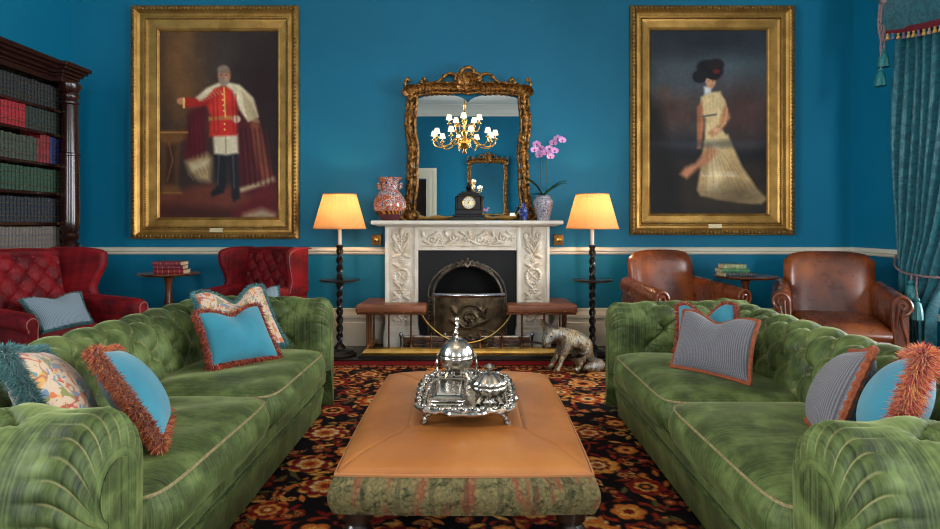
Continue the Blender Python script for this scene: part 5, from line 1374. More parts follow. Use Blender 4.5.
V = [(.12, .08, .115), (.085, .05, .185), (.03, .02, .245), (-.045, -.01, .275), (-.12, -.025, .298), (-.185, -.045, .312), (-.218, -.078, .290), (-.245, -.112, .252), (-.262, -.135, .222),   # rump .. nose 0-8
     (-.065, -.055, .20), (-.10, -.075, .13), (-.135, -.095, .055), (-.165, -.130, .012),                 # near front leg 9-12
     (-.095, .015, .20), (-.135, .02, .13), (-.170, .02, .055), (-.205, -.01, .012),                     # far front leg 13-16
     (.065, -.02, .10), (.015, -.045, .085), (.045, -.05, .03), (-.01, -.085, .014),                      # near hind leg 17-20
     (.16, .09, .06), (.205, .05, .040), (.215, -.01, .044), (.17, -.065, .048), (.105, -.085, .042), (.06, -.088, .032)]   # tail 21-26
E = [(i, i + 1) for i in range(8)] + [(3, 9), (9, 10), (10, 11), (11, 12), (3, 13), (13, 14), (14, 15), (15, 16), (0, 17), (17, 18), (18, 19), (19, 20), (0, 21)] + [(i, i + 1) for i in range(21, 26)]
rd = [.088, .096, .086, .076, .066, .066, .058, .032, .016, .044, .025, .019, .022, .044, .024, .018, .022, .062, .048, .026, .021, .040, .044, .050, .050, .040, .012]
skin('body', V, E, rd, m['fox'], fx, 3, .0035)
for s, (bx_, by_, bz_), d in ((1, (-.170, -.075, .352), (.10, -.10, 1)), (-1, (-.232, -.035, .350), (-.62, .1, 1))):
    mb = MB(); d = Vector(d).normalized(); fwd = Vector((-.45, -.85, -.1)).normalized(); w = d.cross(fwd).normalized(); vs = []
    for i in range(9):
        q = i / 8; hw_ = .034 * (1 - q) ** .75 + .002; cp = Vector((bx_, by_, bz_)) + d * (.085 * q)
        for k in range(9):
            a = -1 + 2 * k / 8; vs.append(cp + w * hw_ * a + fwd * (-.016 * (1 - a * a) * (1 - q) - .0))
    n9 = 9; fs = [(i * n9 + k, i * n9 + k + 1, (i + 1) * n9 + k + 1, (i + 1) * n9 + k) for i in range(8) for k in range(8)]
    b = mb.add(vs, fs); vs2 = [v - fwd * .008 for v in vs]; mb.add(vs2, fs); mb.build('ear', m['fox'], fx, True, 180)
mb = MB(); mb.ell((-.268, -.146, .220), (.011, .010, .009), 8, 6); mb.build('nose', m['stone'], fx)
for e in ((-.248, -.105, .300), (-.205, -.132, .298)): mb = MB(); mb.ell(e, (.007, .007, .007), 8, 6); mb.build('eye', m['stone'], fx)
# ------------------------------------------------------------------ on the mantelpiece
MZ = 1.232
v = thing('imari_vase', 'orange, navy and white porcelain vase at the left end of the mantelpiece', 'vase', (-.775, 5.90, MZ))
mb = MB(); mb.lathe([(0, .0), (.078, 0), (.085, .012), (.100, .03), (.135, .075), (.152, .12), (.155, .15), (.148, .19), (.125, .235), (.092, .275), (.078, .30), (.078, .335), (.092, .372), (.118, .398), (.120, .404), (.112, .402), (.07, .36), (.066, .31), (0, .30)], 48); mb.build('body', m['imari'], v, True, 60)
for s in (-1, 1):
    mb = MB(); mb.ell((s * .10, 0, .325), (.020, .018, .030), 10, 8); mb.tube([(s * .082, 0, .345), (s * .112, 0, .352), (s * .118, 0, .32), (s * .09, 0, .295)], .010, 8); mb.build('lug_handle', m['imari'], v)

ck = thing('mantel_clock', 'black slate mantel clock with cream dial in front of the mirror', 'clock', (-.03, 5.90, MZ))
for nm, b in (('base', [(-.165, .165, -.075, .075, 0, .035), (-.150, .150, -.07, .07, .035, .055)]), ('case', [(-.128, .128, -.062, .062, .055, .10), (-.104, .104, -.058, .058, .10, .225)]), ('cornice', [(-.112, .112, -.064, .064, .225, .240), (-.095, .095, -.056, .056, .240, .256), (-.07, .07, -.045, .045, .256, .272)])):
    mb = MB()
    for q in b: mb.bx(*q, .004)
    mb.build(nm, m['stone'], ck, False)
for s in (-1, 1):
    mb = MB(); mb.lathe([(.016, .10), (.014, .11), (.012, .215), (.016, .225)], 12, (s * .116, -.045, 0)); mb.build('column', m['stone'], ck)
mb = MB(); mb.lathe([(0, .272), (.03, .272), (.016, .285), (.03, .305), (.024, .325), (.01, .335), (.012, .35), (0, .362)], 16); mb.build('urn_finial', m['stone'], ck)
mb = MB(); mb.lathe([(0, 0), (.055, 0), (.055, .006), (0, .008)], 40); mb.xform(Matrix.Translation((0, -.058, .165)) @ Matrix.Rotation(PI / 2, 4, 'X')); di = mb.build('dial', m['dial'], ck, True, 40)
mb = MB(); mb.tube([(.058 * math.cos(2 * PI * k / 40), -.064, .165 + .058 * math.sin(2 * PI * k / 40)) for k in range(40)], .005, 7, closed=True); mb.build('bezel', m['brass'], ck)
mb = MB()
for k in range(12):
    a = 2 * PI * k / 12; p = Vector((.043 * math.cos(a), -.0672, .165 + .043 * math.sin(a))); d_ = Vector((math.cos(a), 0, math.sin(a))); mb.tube([p - d_ * .006, p + d_ * .006], .0016, 4)
mb.build('hour_marks', m['stone'], di)
mb = MB(); mb.lathe([(0, 0), (.018, 0), (.018, .0015), (0, .002)], 24); mb.xform(Matrix.Translation((0, -.066, .165)) @ Matrix.Rotation(PI / 2, 4, 'X')); mb.build('gilt_centre', m['brass'], di)
for a, L in ((2.2, .026), (1.2, .036)):
    mb = MB(); mb.tube([(0, -.070, .165), (L * math.cos(a), -.070, .165 + L * math.sin(a))], [.0022, .0012], 5); mb.build('hand', m['stone'], di)

j = thing('blue_jar', 'small deep blue lidded porcelain jar on the mantelpiece', 'jar', (.485, 5.885, MZ))
mb = MB(); mb.lathe([(0, 0), (.026, 0), (.028, .01), (.034, .04), (.043, .075), (.042, .10), (.028, .118), (.020, .124), (.021, .134), (0, .134)], 28); mb.build('body', m['cobalt'], j, True, 60)
mb = MB(); mb.lathe([(.024, .134), (.027, .142), (.018, .152), (.008, .157), (.008, .164), (0, .168)], 20); mb.build('lid', m['cobalt'], j, True, 60)

j = thing('white_blue_vase', 'blue and white porcelain vase holding the orchid on the mantelpiece', 'vase', (.672, 5.90, MZ)); j.scale = (1.12, 1.12, .95)
mb = MB(); mb.lathe([(0, 0), (.050, 0), (.053, .012), (.058, .05), (.072, .11), (.085, .16), (.086, .19), (.074, .212), (.060, .222), (.060, .240), (.066, .245), (.056, .245), (.052, .222), (0, .215)], 40); mb.build('body', m['delft'], j, True, 60)

o = thing('orchid', 'pink orchid with two arching stems in the blue and white vase', 'plant', (.672, 5.90, MZ + .216))
stems = ([(-.015, 0, 0), (-.025, -.005, .15), (-.022, -.01, .27), (-.03, -.03, .34), (-.06, -.06, .372)], [(.02, 0, 0), (.028, 0, .14), (.032, -.005, .26), (.06, -.03, .36), (.11, -.06, .405), (.15, -.085, .40)])
fl = [[(-.03, -.04, .345), (-.07, -.06, .375), (-.045, -.05, .30), (.0, -.03, .33), (-.09, -.06, .335)], [(.05, -.04, .345), (.085, -.06, .385), (.125, -.07, .415), (.165, -.09, .40), (.06, -.05, .29), (.02, -.06, .315), (.10, -.05, .33)]]
def petal(mb, c, d, n, L, W):
    d = Vector(d).normalized(); n = Vector(n); n = (n - d * n.dot(d)).normalized(); w = d.cross(n); vs = []
    for i in range(7):
        t = i / 6; ww = W * math.sin(PI * (.08 + .9 * t)) ** .6
        for k in (-1, -.4, .4, 1): vs.append(Vector(c) + d * L * t + w * ww * k + n * (.18 * L * t * t * (1 if L > 0 else 1) - .10 * L * abs(k)))
    fs = [(i * 4 + k, i * 4 + k + 1, i * 4 + 5 + k, i * 4 + 4 + k) for i in range(6) for k in range(3)]
    mb.add(vs, fs); mb.add([v - n * .0012 for v in vs], fs)
rn = random.Random(4)
for st, fs_ in zip(stems, fl):
    pts = catmull([(x_, y_, z_c * 1.32) for x_, y_, z_c in st], 8); mb = MB(); mb.tube(pts, .0042, 6); so = mb.build('stem', m['stem'], o)
    for c in fs_:
        c = Vector((c[0], c[1], c[2] * 1.32)); n = Vector((rn.uniform(-.5, .5), -1, rn.uniform(-.35, .25))).normalized(); up = (Vector((0, 0, 1)) - n * n.z).normalized(); rt = up.cross(n)
        mb = MB()
        for a, L, W in ((PI / 2, .036, .015), (PI / 2 + 2.15, .034, .014), (PI / 2 - 2.15, .034, .014), (.2, .040, .024), (PI - .2, .040, .024)):
            petal(mb, c, rt * math.cos(a) + up * math.sin(a), n, L, W)
        f_ = mb.build('flower', m['petal'], so, True, 180)
        mb = MB(); mb.ell(c + n * .006 - up * .006, (.008, .010, .010), 8, 6); lp = mb.build('lip', m['petalc'], f_) if False else None
    mb = MB()
    for c in fs_:
        mb.ell(Vector((c[0], c[1], c[2] * 1.32)) + Vector((0, -.008, -.004)), (.008, .008, .009), 7, 5)
    mb.build('flower_lips', m['petalc'], so)
for dx, dy, up_, L, W in ((-.75, -.2, 1.5, .20, .026), (-.45, .1, 1.6, .18, .026), (.9, -.2, .95, .24, .030), (.95, .1, 1.15, .24, .028), (.5, -.5, .9, .16, .026), (-.7, -.3, .5, .12, .024)):
    mb = MB(); d = Vector((dx, dy, 0)).normalized(); w = d.cross(Vector((0, 0, 1))); vs = []
    for i in range(11):
        t = i / 10; c = d * (L * t * .92) + Vector((0, 0, .01 + L * (up_ * t - .75 * t * t * up_ * (.6 if up_ > .8 else .9))))
        ww = W * math.sin(PI * (.15 + .84 * t)) ** .6; vs += [c - w * ww + Vector((0, 0, ww * .35)), c, c + w * ww + Vector((0, 0, ww * .35))]
    fs = [(i * 3 + k, i * 3 + k + 1, i * 3 + 4 + k, i * 3 + 3 + k) for i in range(10) for k in range(2)]
    mb.add(vs, fs); mb.add([Vector(v) - Vector((0, 0, .003)) for v in vs], fs); mb.build('leaf', m['leaf'], o, True, 180)

# ------------------------------------------------------------------ bookcase
BX = -3.56            # plane of the spines
bc = thing('bookcase', 'tall dark mahogany bookcase with turned column against the left wall', 'bookcase', (XL, 4.4, 0))
def L_(mb, x0, x1, y0, y1, z0, z1, b=0.): mb.bx(x0 - XL, x1 - XL, y0 - 4.4, y1 - 4.4, z0, z1, b)
BY0, BY1 = 4.42, 5.47
mb = MB(); L_(mb, XL + .02, XL + .05, BY0, BY1, .0, 2.46); mb.build('back_panel', m['maho'], bc, False)
for nm, y in (('side_panel', BY1 - .02), ('side_panel', BY0)):
    mb = MB(); L_(mb, XL + .02, BX + .02, y, y + .045, 0, 2.46, .003); mb.build(nm, m['maho'], bc, False)
shelves = [.93, 1.215, 1.468, 1.712, 1.968, 2.182]
for z in [.50] + shelves:
    mb = MB(); L_(mb, XL + .04, BX + .005, BY0 + .03, BY1 - .02, z - .024, z, .003); mb.build('shelf', m['maho'], bc, False)
mb = MB()
for o_, z0, z1 in ((.0, 2.40, 2.445), (.015, 2.445, 2.47), (.05, 2.47, 2.50), (.09, 2.50, 2.525), (.12, 2.525, 2.56)):
    L_(mb, XL + .02, BX + .03 + o_, BY0, BY1 + .02 + o_ * .3, z0, z1, .004); L_(mb, BX - .08, BX + .115 + o_ * .65, BY1 - .20 - o_ * .5, BY1 + .02 + o_ * .55, z0, z1, .004)
mb.build('cornice', m['maho'], bc, False)
mb = MB(); L_(mb, XL + .02, BX + .05, BY0, BY1 + .02, 0, .12, .004); L_(mb, BX - .05, BX + .21, BY1 - .19, BY1 + .03, 0, .80, .006); mb.build('plinth', m['maho'], bc, False)
mb = MB(); prof = [(0, .80), (.10, .80), (.10, .83), (.075, .845), (.085, .87), (.06, .885), (.09, .92), (.095, .95), (.06, .985), (.085, 1.0), (.09, 1.03), (.06, 1.05), (.082, 1.075), (.086, 1.10), (.07, 1.12), (.082, 1.15), (.088, 1.22), (.084, 1.60), (.082, 1.78), (.088, 1.785), (.088, 1.80), (.076, 1.81), (.072, 2.18), (.070, 2.22), (.086, 2.23), (.086, 2.245), (.066, 2.26), (.082, 2.29), (.082, 2.31), (.07, 2.325), (.10, 2.37), (.10, 2.40), (0, 2.40)]
mb.lathe([(r_ * .86, z_c) for r_, z_c in prof], 32, (BX + .105 - XL, BY1 - .08 - 4.4, 0)); mb.build('turned_column', m['maho'], bc)
ordn = ['first', 'second', 'third', 'fourth', 'fifth', 'sixth', 'seventh', 'eighth', 'ninth', 'tenth', 'eleventh', 'twelfth', 'thirteenth', 'fourteenth', 'fifteenth', 'sixteenth', 'seventeenth', 'eighteenth', 'nineteenth', 'twentieth', 'twenty-first', 'twenty-second', 'twenty-third', 'twenty-fourth', 'twenty-fifth', 'twenty-sixth']
clm = {'green-black': cloth('green_black_leather', (18, 23, 26)), 'crimson': cloth('crimson_cloth', (124, 16, 30)), 'dark green': cloth('dark_green_leather', (20, 33, 30)), 'olive': cloth('olive_leather', (44, 52, 42)),
       'red': cloth('red_leather', (98, 22, 28)), 'navy': cloth('navy_cloth', (20, 30, 72)), 'green': cloth('green_leather', (24, 52, 38)), 'blue-black': cloth('blue_black_leather', (18, 25, 34)), 'grey-brown': cloth('grey_brown_cloth', (84, 76, 68)), 'blue': cloth('slate_blue_band', (64, 76, 96))}
m['tool'] = simple('gilt_tooling', (120, 104, 72), .4, .6)
def shelf_books(row, z, h, style):
    y = BY1 - .028; i = 0; rn = random.Random(row * 7 + 1)
    name = ['top', 'second', 'third', 'fourth', 'fifth', 'sixth'][row]
    while y > 4.53:
        w = rn.uniform(.034, .041) if row != 5 else .036
        col = style(i); hh = h * (rn.uniform(.965, 1.) if row != 2 else (rn.uniform(.82, .86) if i > 5 else rn.uniform(.97, 1)))
        y -= w
        b = thing('shelf_book', '%s book on the %s shelf, %s counting from the turned column' % (col, name, ordn[i]), 'book', (BX - .09, y + w / 2, z), 0, 'leather books on the %s shelf' % name)
        mb = MB(); d = .17; n = 6; xs = [(BX - (BX - .09) - .02 + .012 * math.sin(PI * k / n), -w / 2 + .001 + (w - .002) * k / n) for k in range(n + 1)]
        poly = [(-.10, w / 2 - .001), (-.10, -w / 2 + .001)] + xs
        mb.prism(poly, lambda a, c, dd: (a, c, dd), 0.0, hh); n0 = len(mb.f)
        for f in (.10, .24, .40, .56, .74, .90):
            pts = [(x + .0012, yy, hh * f) for x, yy in xs]; mb.tube(pts, .0016 if f not in (.24, .74) else .0032, 4)
        mb.build('cover', clm[col], b, True, 40, mat2=m['tool'] if row != 5 else clm['blue'], from_face=n0)
        mb = MB(); mb.bx(-.095, .0, -w / 2 + .004, w / 2 - .004, hh, hh + .001); mb.build('page_block', m['paper'], b, False)
        y -= .0015; i += 1
shelf_books(0, shelves[5], .195, lambda i: 'green-black')
shelf_books(1, shelves[4], .188, lambda i: 'dark green' if i < 11 else 'crimson')
shelf_books(2, shelves[3], .232, lambda i: 'navy' if i < 3 else 'red' if i < 7 else 'olive')
shelf_books(3, shelves[2], .196, lambda i: 'green')
shelf_books(4, shelves[1], .205, lambda i: 'blue-black')
shelf_books(5, shelves[0], .25, lambda i: 'grey-brown')
# ------------------------------------------------------------------ red wing chairs
def arm_shape(r, zc, zb, xi, xo):
    """inner foot, over the outward roll, to the outer foot: (x outwards, z)"""
    p = [(xi, zb)]
    for k in range(1, 5): p.append((lerp(xi, -r * .98, k / 5) if k > 2 else xi, lerp(zb, zc, k / 5)))
    for k in range(21): a = PI - (PI + .9) * k / 20; p.append((r * math.cos(a), zc + r * math.sin(a)))
    p += [(xo, zc - r * 1.15), (xo, zb)]; return p
def wing_chair(label, loc, rz, piped):
    r = thing('wing_chair', label, 'armchair', loc, rz)
    W = .33
    # back with tufting, y to the rear
    def back(u, v):
        x = (u - .5) * 2 * (W + .02); z = lerp(.40, .985 + .015 * math.cos(x * 4), v); y = .26 + .12 * v
        fade = smooth01((v - .08) / .08) * smooth01((.97 - v) / .06) * smooth01((1 - abs(u * 2 - 1)) / .08)
        h, c = tuft(x, z - .40, .145, .088, .026, .030); fn.c.append(c * fade)
        return (x, y - h * fade, z)
    fn = back; fn.c = []
    mb = MB(); b = mb.grid(back, 110, 100, su=.7, sv=.6); mb.setattr_('crease', b, [c * .6 for c in fn.c])
    mb.grid(lambda u, v: ((u - .5) * 2 * (W + .04), .40 + .12 * v, lerp(.22, .99 + .015 * math.cos((u - .5) * 2.8), v)), 16, 10)
    mb.grid(lambda u, v: ((u - .5) * 2 * (W + .03), lerp(.38, .52, v), .985 + .015 * math.cos((u - .5) * 2.8) + .022 * math.sin(PI * v)), 20, 8)
    mb.build('backrest', m['red'], r, True, 180)
    for j in range(1, 6):
        for i in range(-2, 3):
            x = (i + (.5 if j % 2 else 0)) * .145
            if abs(x) > W - .05: continue
            mb = MB(); v = (j * .088) / .585; mb.ell((x, .26 + .12 * v + .022, .40 + j * .088), (.012, .010, .012), 8, 5); mb.build('tufting_button', m['red'], r)
    for s in (-1, 1):
        # wing: thick shaped side with a rolled front edge
        edge = catmull([(.50, 1.0), (.30, 1.005), (.15, .995), (.06, .965), (.055, .88), (.10, .78), (.125, .70), (.08, .60)], 6)
        edge = [(e[0], e[1]) for e in edge]; mb = MB(); n = len(edge)
        def fl(y, z): return .07 * max(0, (.36 - y) / .36) + .05 * (z - .6)      # wings flare outwards
        vs = []
        for y, z in edge:
            f_ = fl(y, z); cx = s * (W + .045 + f_)
            for k in range(9):
                a = -PI * .5 + PI * k / 8
                vs.append((cx - s * .038 * math.sin(a), y - .030 * math.cos(a) * (1 if y < .3 else .3), z + .018 * math.cos(a) * (1 if z > .95 else 0)))
        fs = [(i * 9 + k, i * 9 + k + 1, i * 9 + 10 + k, i * 9 + 9 + k) for i in range(n - 1) for k in range(8)]; mb.add(vs, fs)
        for q in (0, 8):         # the two faces run back to the rear
            va = [vs[i * 9 + q] for i in range(n)]; vb = [(s * (W + .045 + (.038 if q == 0 else -.038)), .46, lerp(z, .6, 0) if z > .55 else z) for y, z in edge]
            mb.add(va + vb, [(i, i + 1, n + i + 1, n + i) for i in range(n - 1)])
        wg = mb.build('wing', m['red'], r, True, 180)
        if s == piped: mb = MB(); mb.tube([(s * (W + .045 + fl(y, z) + .036), y - .014, z) for y, z in edge[6:]], .0036, 6); mb.build('piping', m['redpipe'], wg)
        # arm
        sh = arm_shape(.062, .575, .24, -.045, .04); ax = s * (W + .055); mb = MB(); nn = len(sh)
        def ar(u, v):
            i = u * (nn - 1); i0 = min(nn - 2, int(i)); x, z = [lerp(sh[i0][k], sh[i0 + 1][k], i - i0) for k in (0, 1)]
            y = lerp(-.36, .42, v); w = 1 - .25 * (1 - smooth01(v / .06)) ** 2
            dz = .05 * v * (1 if z > .4 else 0)
            return (ax + s * (x * w + .05 * (1 - v) ** 2), y, z * (w if False else 1) + dz - (0.012 * (1 - smooth01(v / .06)) if z > .45 else 0))
        mb.grid(ar, 60, 36, su=.7, sv=.8); mb.prism([(ar(k / 40, 0)[0], ar(k / 40, 0)[2]) for k in range(41)], lambda a, b_, d: (a, d, b_), -.36, -.352)
        am = mb.build('arm', m['red'], r, True, 50)
        mb = MB(); mb.tube([(ax + s * (x * .62 + .05), -.364, (z - .575) * .66 + .57 if z > .45 else z + .03) for x, z in sh[1:-1]], .0036, 6); mb.build('piping', m['redpipe'], am)
    mb = MB(); mb.bx(-W - .04, W + .04, -.34, .44, .20, .335, .02, 3); mb.build('seat_frame', m['red'], r, True, 50)
    mb = MB(); mb.grid(lambda u, v: ((u - .5) * 2 * W, lerp(-.37, .30, v), .44 + .035 * ((1 - (2 * u - 1) ** 4) * (1 - (2 * v - 1) ** 4)) ** .5), 30, 30, su=.66, sv=.66); mb.bx(-W, W, -.37, .30, .335, .441, .02, 3); mb.build('seat_cushion', m['red'], r, True, 60)
    for sx in (-1, 1):
        for y in (-.31, .40):
            mb = MB(); mb.tube([(sx * .32, y, .21), (sx * .325, y + (.06 if y > 0 else -.01), 0)], [.030, .018], 10); mb.build('leg', m['ebony'], r)
    return r
w1 = wing_chair('crimson tufted velvet wing chair nearest the bookcase, angled to the right', (-2.95, 4.42, 0), facing(.97, -.30), -1)
w2 = wing_chair('crimson tufted velvet wing chair by the wall between portrait and floor lamp', (-1.985, 5.62, 0), facing(-.36, -.93), 1); w2.scale = (.82, .84, .965)
pillow('grey blue cushion with teal fringe on the wing chair by the bookcase', [P(43, 333, 4.15), P(92, 322, 4.55), P(20, 300, 4.3), P(80, 293, 4.72)], .13, m['linen'], 'fringe', m['tealfringe'], .03, flen=.025)
pillow('grey blue cushion with teal edge on the wing chair beside the floor lamp', [P(240, 318, 5.12), P(283, 312, 5.16), P(244, 291, 5.24), P(279, 286, 5.28)], .12, m['linen'], 'fringe', m['tealfringe'], .02, flen=.022)

# ------------------------------------------------------------------ brown leather club chairs
def club_chair(label, loc, rz):
    r = thing('club_chair', label, 'armchair', loc, rz)
    W = .33
    def bshape(u, v, th):
        x = u * 2 - 1; top = .965 - .05 * abs(x) ** 3.2 - .10 * max(0, abs(x) - .82) ** 1.0 * 2
        hw = (W + .045) * (1 - .05 * (1 - v) ** 2); z = lerp(.30, top, v)
        return x * hw, z
    def bf(u, v):
        x, z = bshape(u, v, 0); e = max(0., (1 - abs(2 * u - 1) ** 5) * (1 - max(0, v * 2 - 1) ** 6)) ** .5
        return (x, .30 + .13 * v - .075 * e + .0 , z)
    def bb(u, v):
        x, z = bshape(u, v, 0); e = max(0., (1 - abs(2 * u - 1) ** 5) * (1 - max(0, v * 2 - 1) ** 6)) ** .5
        return (x, .30 + .13 * v + .060 * e, z)
    mb = MB(); mb.grid(bf, 60, 50); mb.grid(bb, 60, 50); mb.build('backrest', m['club'], r, True, 180)
    for s in (-1, 1):
        sh = arm_shape(.078, .595, .20, -.05, .055); nn = len(sh); ax = s * (W + .095)
        def ar(u, v):
            i = u * (nn - 1); i0 = min(nn - 2, int(i)); x, z = [lerp(sh[i0][k], sh[i0 + 1][k], i - i0) for k in (0, 1)]
            y = lerp(-.40, .40, v); k = smooth01(v / .05)
            return (ax + s * (x * (.86 + .14 * k) - .03 * v), y - .02 * (1 - k) * 0, z + .05 * v * (1 if z > .4 else 0) - .01 * (1 - k) * (1 if z > .45 else 0))
        mb = MB(); mb.grid(ar, 70, 40); am = mb.build('arm', m['club'], r, True, 180)
        # scrolled front facing with its two mouldings
        mb = MB(); fpoly = [(ar(k / 50, 0)[0], ar(k / 50, 0)[2]) for k in range(51)]; mb.prism(fpoly, lambda a, b_, d: (a, d, b_), -.404, -.39); fp_ = mb.build('scroll_front', m['club'], am, True, 40)
        mb = MB()
        for k_, o_ in ((.055, 0), (.022, .0)):
            sp = [(ax + s * (-.045 + .02), -.405, .21), (ax + s * (-.05), -.408, .36), (ax + s * (-k_ - .01), -.41, .50)]
            sp += [(ax + s * (k_ * 1.15 * math.cos(a)), -.412, .595 + k_ * 1.15 * math.sin(a)) for a in [PI - (PI + 1.6) * q / 14 for q in range(15)]]
            mb.tube(catmull(sp, 3), [.013] * ((len(sp) - 1) * 3 + 1), 7)
        mb.tube(catmull([(ax + s * .05, -.405, .21), (ax + s * .03, -.408, .36), (ax + s * .0, -.41, .49), (ax + s * .01, -.41, .56)], 5), .014, 7)
        mb.build('scroll_moulding', m['club'], fp_)
    mb = MB(); mb.bx(-W - .12, W + .12, -.385, .40, .10, .34, .015, 3); mb.build('seat_frame', m['club'], r, True, 50)
    def sf(u, v):
        e = max(0, (1 - (2 * u - 1) ** 4) * (1 - (2 * v - 1) ** 6)) ** .5; return ((u - .5) * 2 * (W + .03), lerp(-.42, .32, v) - .02 * (1 - (2 * u - 1) ** 2) * (1 - v), .405 + .07 * e)
    mb = MB(); mb.grid(sf, 40, 40); mb.grid(lambda u, v: ((u - .5) * 2 * (W + .03), -.42 - .02 * (1 - (2 * u - 1) ** 2) + 0 * v - .012 * math.sin(PI * v), lerp(.33, .405, v)), 30, 8); mb.bx(-W - .03, W + .03, -.41, .32, .33, .404); mb.build('seat_cushion', m['club'], r, True, 60)
    for sx in (-1, 1):
        for y in (-.34, .36):
            mb = MB(); mb.lathe([(.016, 0), (.022, .02), (.03, .08), (.034, .11)], 12, (sx * .40, y, 0)); mb.build('leg', m['ebony'], r)
    return r
club_chair('brown leather club chair between the floor lamp and the wine table', (1.80, 5.40, 0), facing(.20, -.98)).scale = (.86, .86, 1)
club_chair('tan brown leather club chair beside the teal curtain', (2.93, 5.08, 0), facing(-.40, -.9)).scale = (.93, .93, 1)

# ------------------------------------------------------------------ wine tables with their books
def wine_table(label, loc, zt_):
    r = thing('wine_table', label, 'table', loc)
    mb = MB(); mb.lathe([(0, zt_ - .024), (.24, zt_ - .024), (.262, zt_ - .014), (.268, zt_ - .007), (.264, zt_), (0, zt_)], 56); mb.build('tabletop', m['table'], r, True, 30)
    mb = MB(); mb.lathe([(0, .16), (.035, .16), (.045, .19), (.05, .23), (.035, .30), (.048, .36), (.040, .46), (.030, .58), (.028, .66), (.045, zt_ - .045), (.09, zt_ - .025), (0, zt_ - .024)], 24); mb.build('pedestal', m['table'], r)
    for k in range(3):
        a = PI / 2 + .3 + k * 2 * PI / 3; d = Vector((math.cos(a), math.sin(a), 0)); mb = MB()
        mb.tube(catmull([d * .02 + Vector((0, 0, .22)), d * .12 + Vector((0, 0, .18)), d * .22 + Vector((0, 0, .05)), d * .28 + Vector((0, 0, .018))], 6), [.026 - .0006 * q for q in range(19)], 8); mb.build('leg', m['table'], r)
    return r
def flat_book(label, loc, rz, w, d, h, cov, group):
    r = thing('table_book', label, 'book', loc, rz, group)
    mb = MB(); mb.bx(-w / 2, w / 2, -d / 2, d / 2, 0, .003, .001, 1); mb.bx(-w / 2, w / 2, -d / 2, d / 2, h - .003, h, .001, 1)
    mb.grid(lambda u, v: (lerp(-w / 2, w / 2, u), -d / 2 - .006 * math.sin(PI * v), lerp(0, h, v)), 2, 6); n0 = len(mb.f)
    for f in (-.36, -.2, .0, .2, .36): mb.tube([(f * w, -d / 2 - .0065 * math.sin(PI * k / 6) - .0006, h * k / 6) for k in range(7)], .0018, 4)
    mb.build('cover', cov, r, True, 40, mat2=m['tool'], from_face=n0)
    mb = MB(); mb.bx(-w / 2 + .004, w / 2 - .004, -d / 2 + .004, d / 2 - .005, .003, h - .003); mb.build('pages', m['paper'], r, False)
    return r
zt1 = .765
wine_table('round mahogany wine table between the two crimson wing chairs', (-2.72, 5.62, 0), zt1)
g = 'books stacked on the left wine table'; z = zt1
for lab, w, d, h, c, rz, dx in (('red leather book at the bottom of the left wine table stack', .25, .18, .036, 'red', .10, .01), ('dark maroon book in the middle of the left wine table stack', .24, .17, .036, 'maroon', .16, .0), ('maroon book on top of the left wine table stack', .245, .17, .034, 'maroon2', .04, -.005)):
    if c not in clm: clm[c] = cloth(c + '_book_leather', (84, 22, 34) if c == 'maroon' else (98, 34, 46))
    flat_book(lab, (-2.66 + dx, 5.55, z), rz, w, d, h, clm[c], g); z += h
zt2 = .745
wine_table('round mahogany wine table between the two leather club chairs', (2.42, 5.55, 0), zt2)
g = 'books stacked on the right wine table'; z = zt2
for lab, w, d, h, c, rz, dx in (('black book at the bottom of the right wine table stack', .26, .19, .036, 'ink', .06, .0), ('green book in the middle of the right wine table stack', .24, .17, .034, 'moss', -.04, -.03), ('cream topped olive book on top of the right wine table stack', .19, .14, .036, 'sage', .02, -.03)):
    if c not in clm: clm[c] = cloth(c + '_book_cloth', {'ink': (34, 40, 44), 'moss': (48, 84, 56), 'sage': (110, 116, 84)}[c])
    flat_book(lab, (2.30 + dx, 5.48, z), rz, w, d, h, clm[c], g); z += h

# ------------------------------------------------------------------ curtain, swag and tie backs
cu = thing('curtain', 'teal damask curtain tied back beside the right hand window', 'curtain', (3.60, 5.2, 0))
ZT = 3.45
def cf(u, v):
    z = lerp(ZT, .03, v)
    yr_top, yr_tie, yr_bot = 4.35, 4.74, 4.90; zt_ = .80
    if z > zt_: k = ((ZT - z) / (ZT - zt_)); yr = lerp(yr_top, yr_tie, k ** 2.2); yl = lerp(5.34, 5.32, k)
    else: k = (zt_ - z) / zt_; yr = lerp(yr_tie, yr_bot, smooth01(k * 2.5)); yl = lerp(5.32, 5.30, k)
    g_ = math.exp(-((z - zt_) / .22) ** 2)
    y = lerp(yl, yr, u); ph = u * 2 * PI * 9 + .5 * math.sin(z * 1.7 + u * 5)
    amp = lerp(.045, .030, g_)
    x = amp * math.cos(ph) + .015 * math.sin(u * 13 + z * 2.0) - .06 * g_ * math.sin(PI * u) + .02 * math.sin(z * 2.2 + u * 4)
    return (x, y - 5.2 + .012 * math.sin(ph * 1.0 + 1), z)
mb = MB(); mb.grid(cf, 230, 110, su=2.0, sv=3.4); mb.grid(lambda u, v: tuple(Vector(cf(u, v)) + Vector((.006, 0, 0))), 230, 110, su=2.0, sv=3.4); mb.build('drape', m['damask'], cu, True, 180)
mb = MB(); mb.grid(lambda u, v: tuple(Vector(cf(lerp(0, 1, u), lerp(0, .012, v))) + Vector((-.008, 0, .012))), 120, 4); mb.build('heading_tape', m['damask'], cu, True, 180)

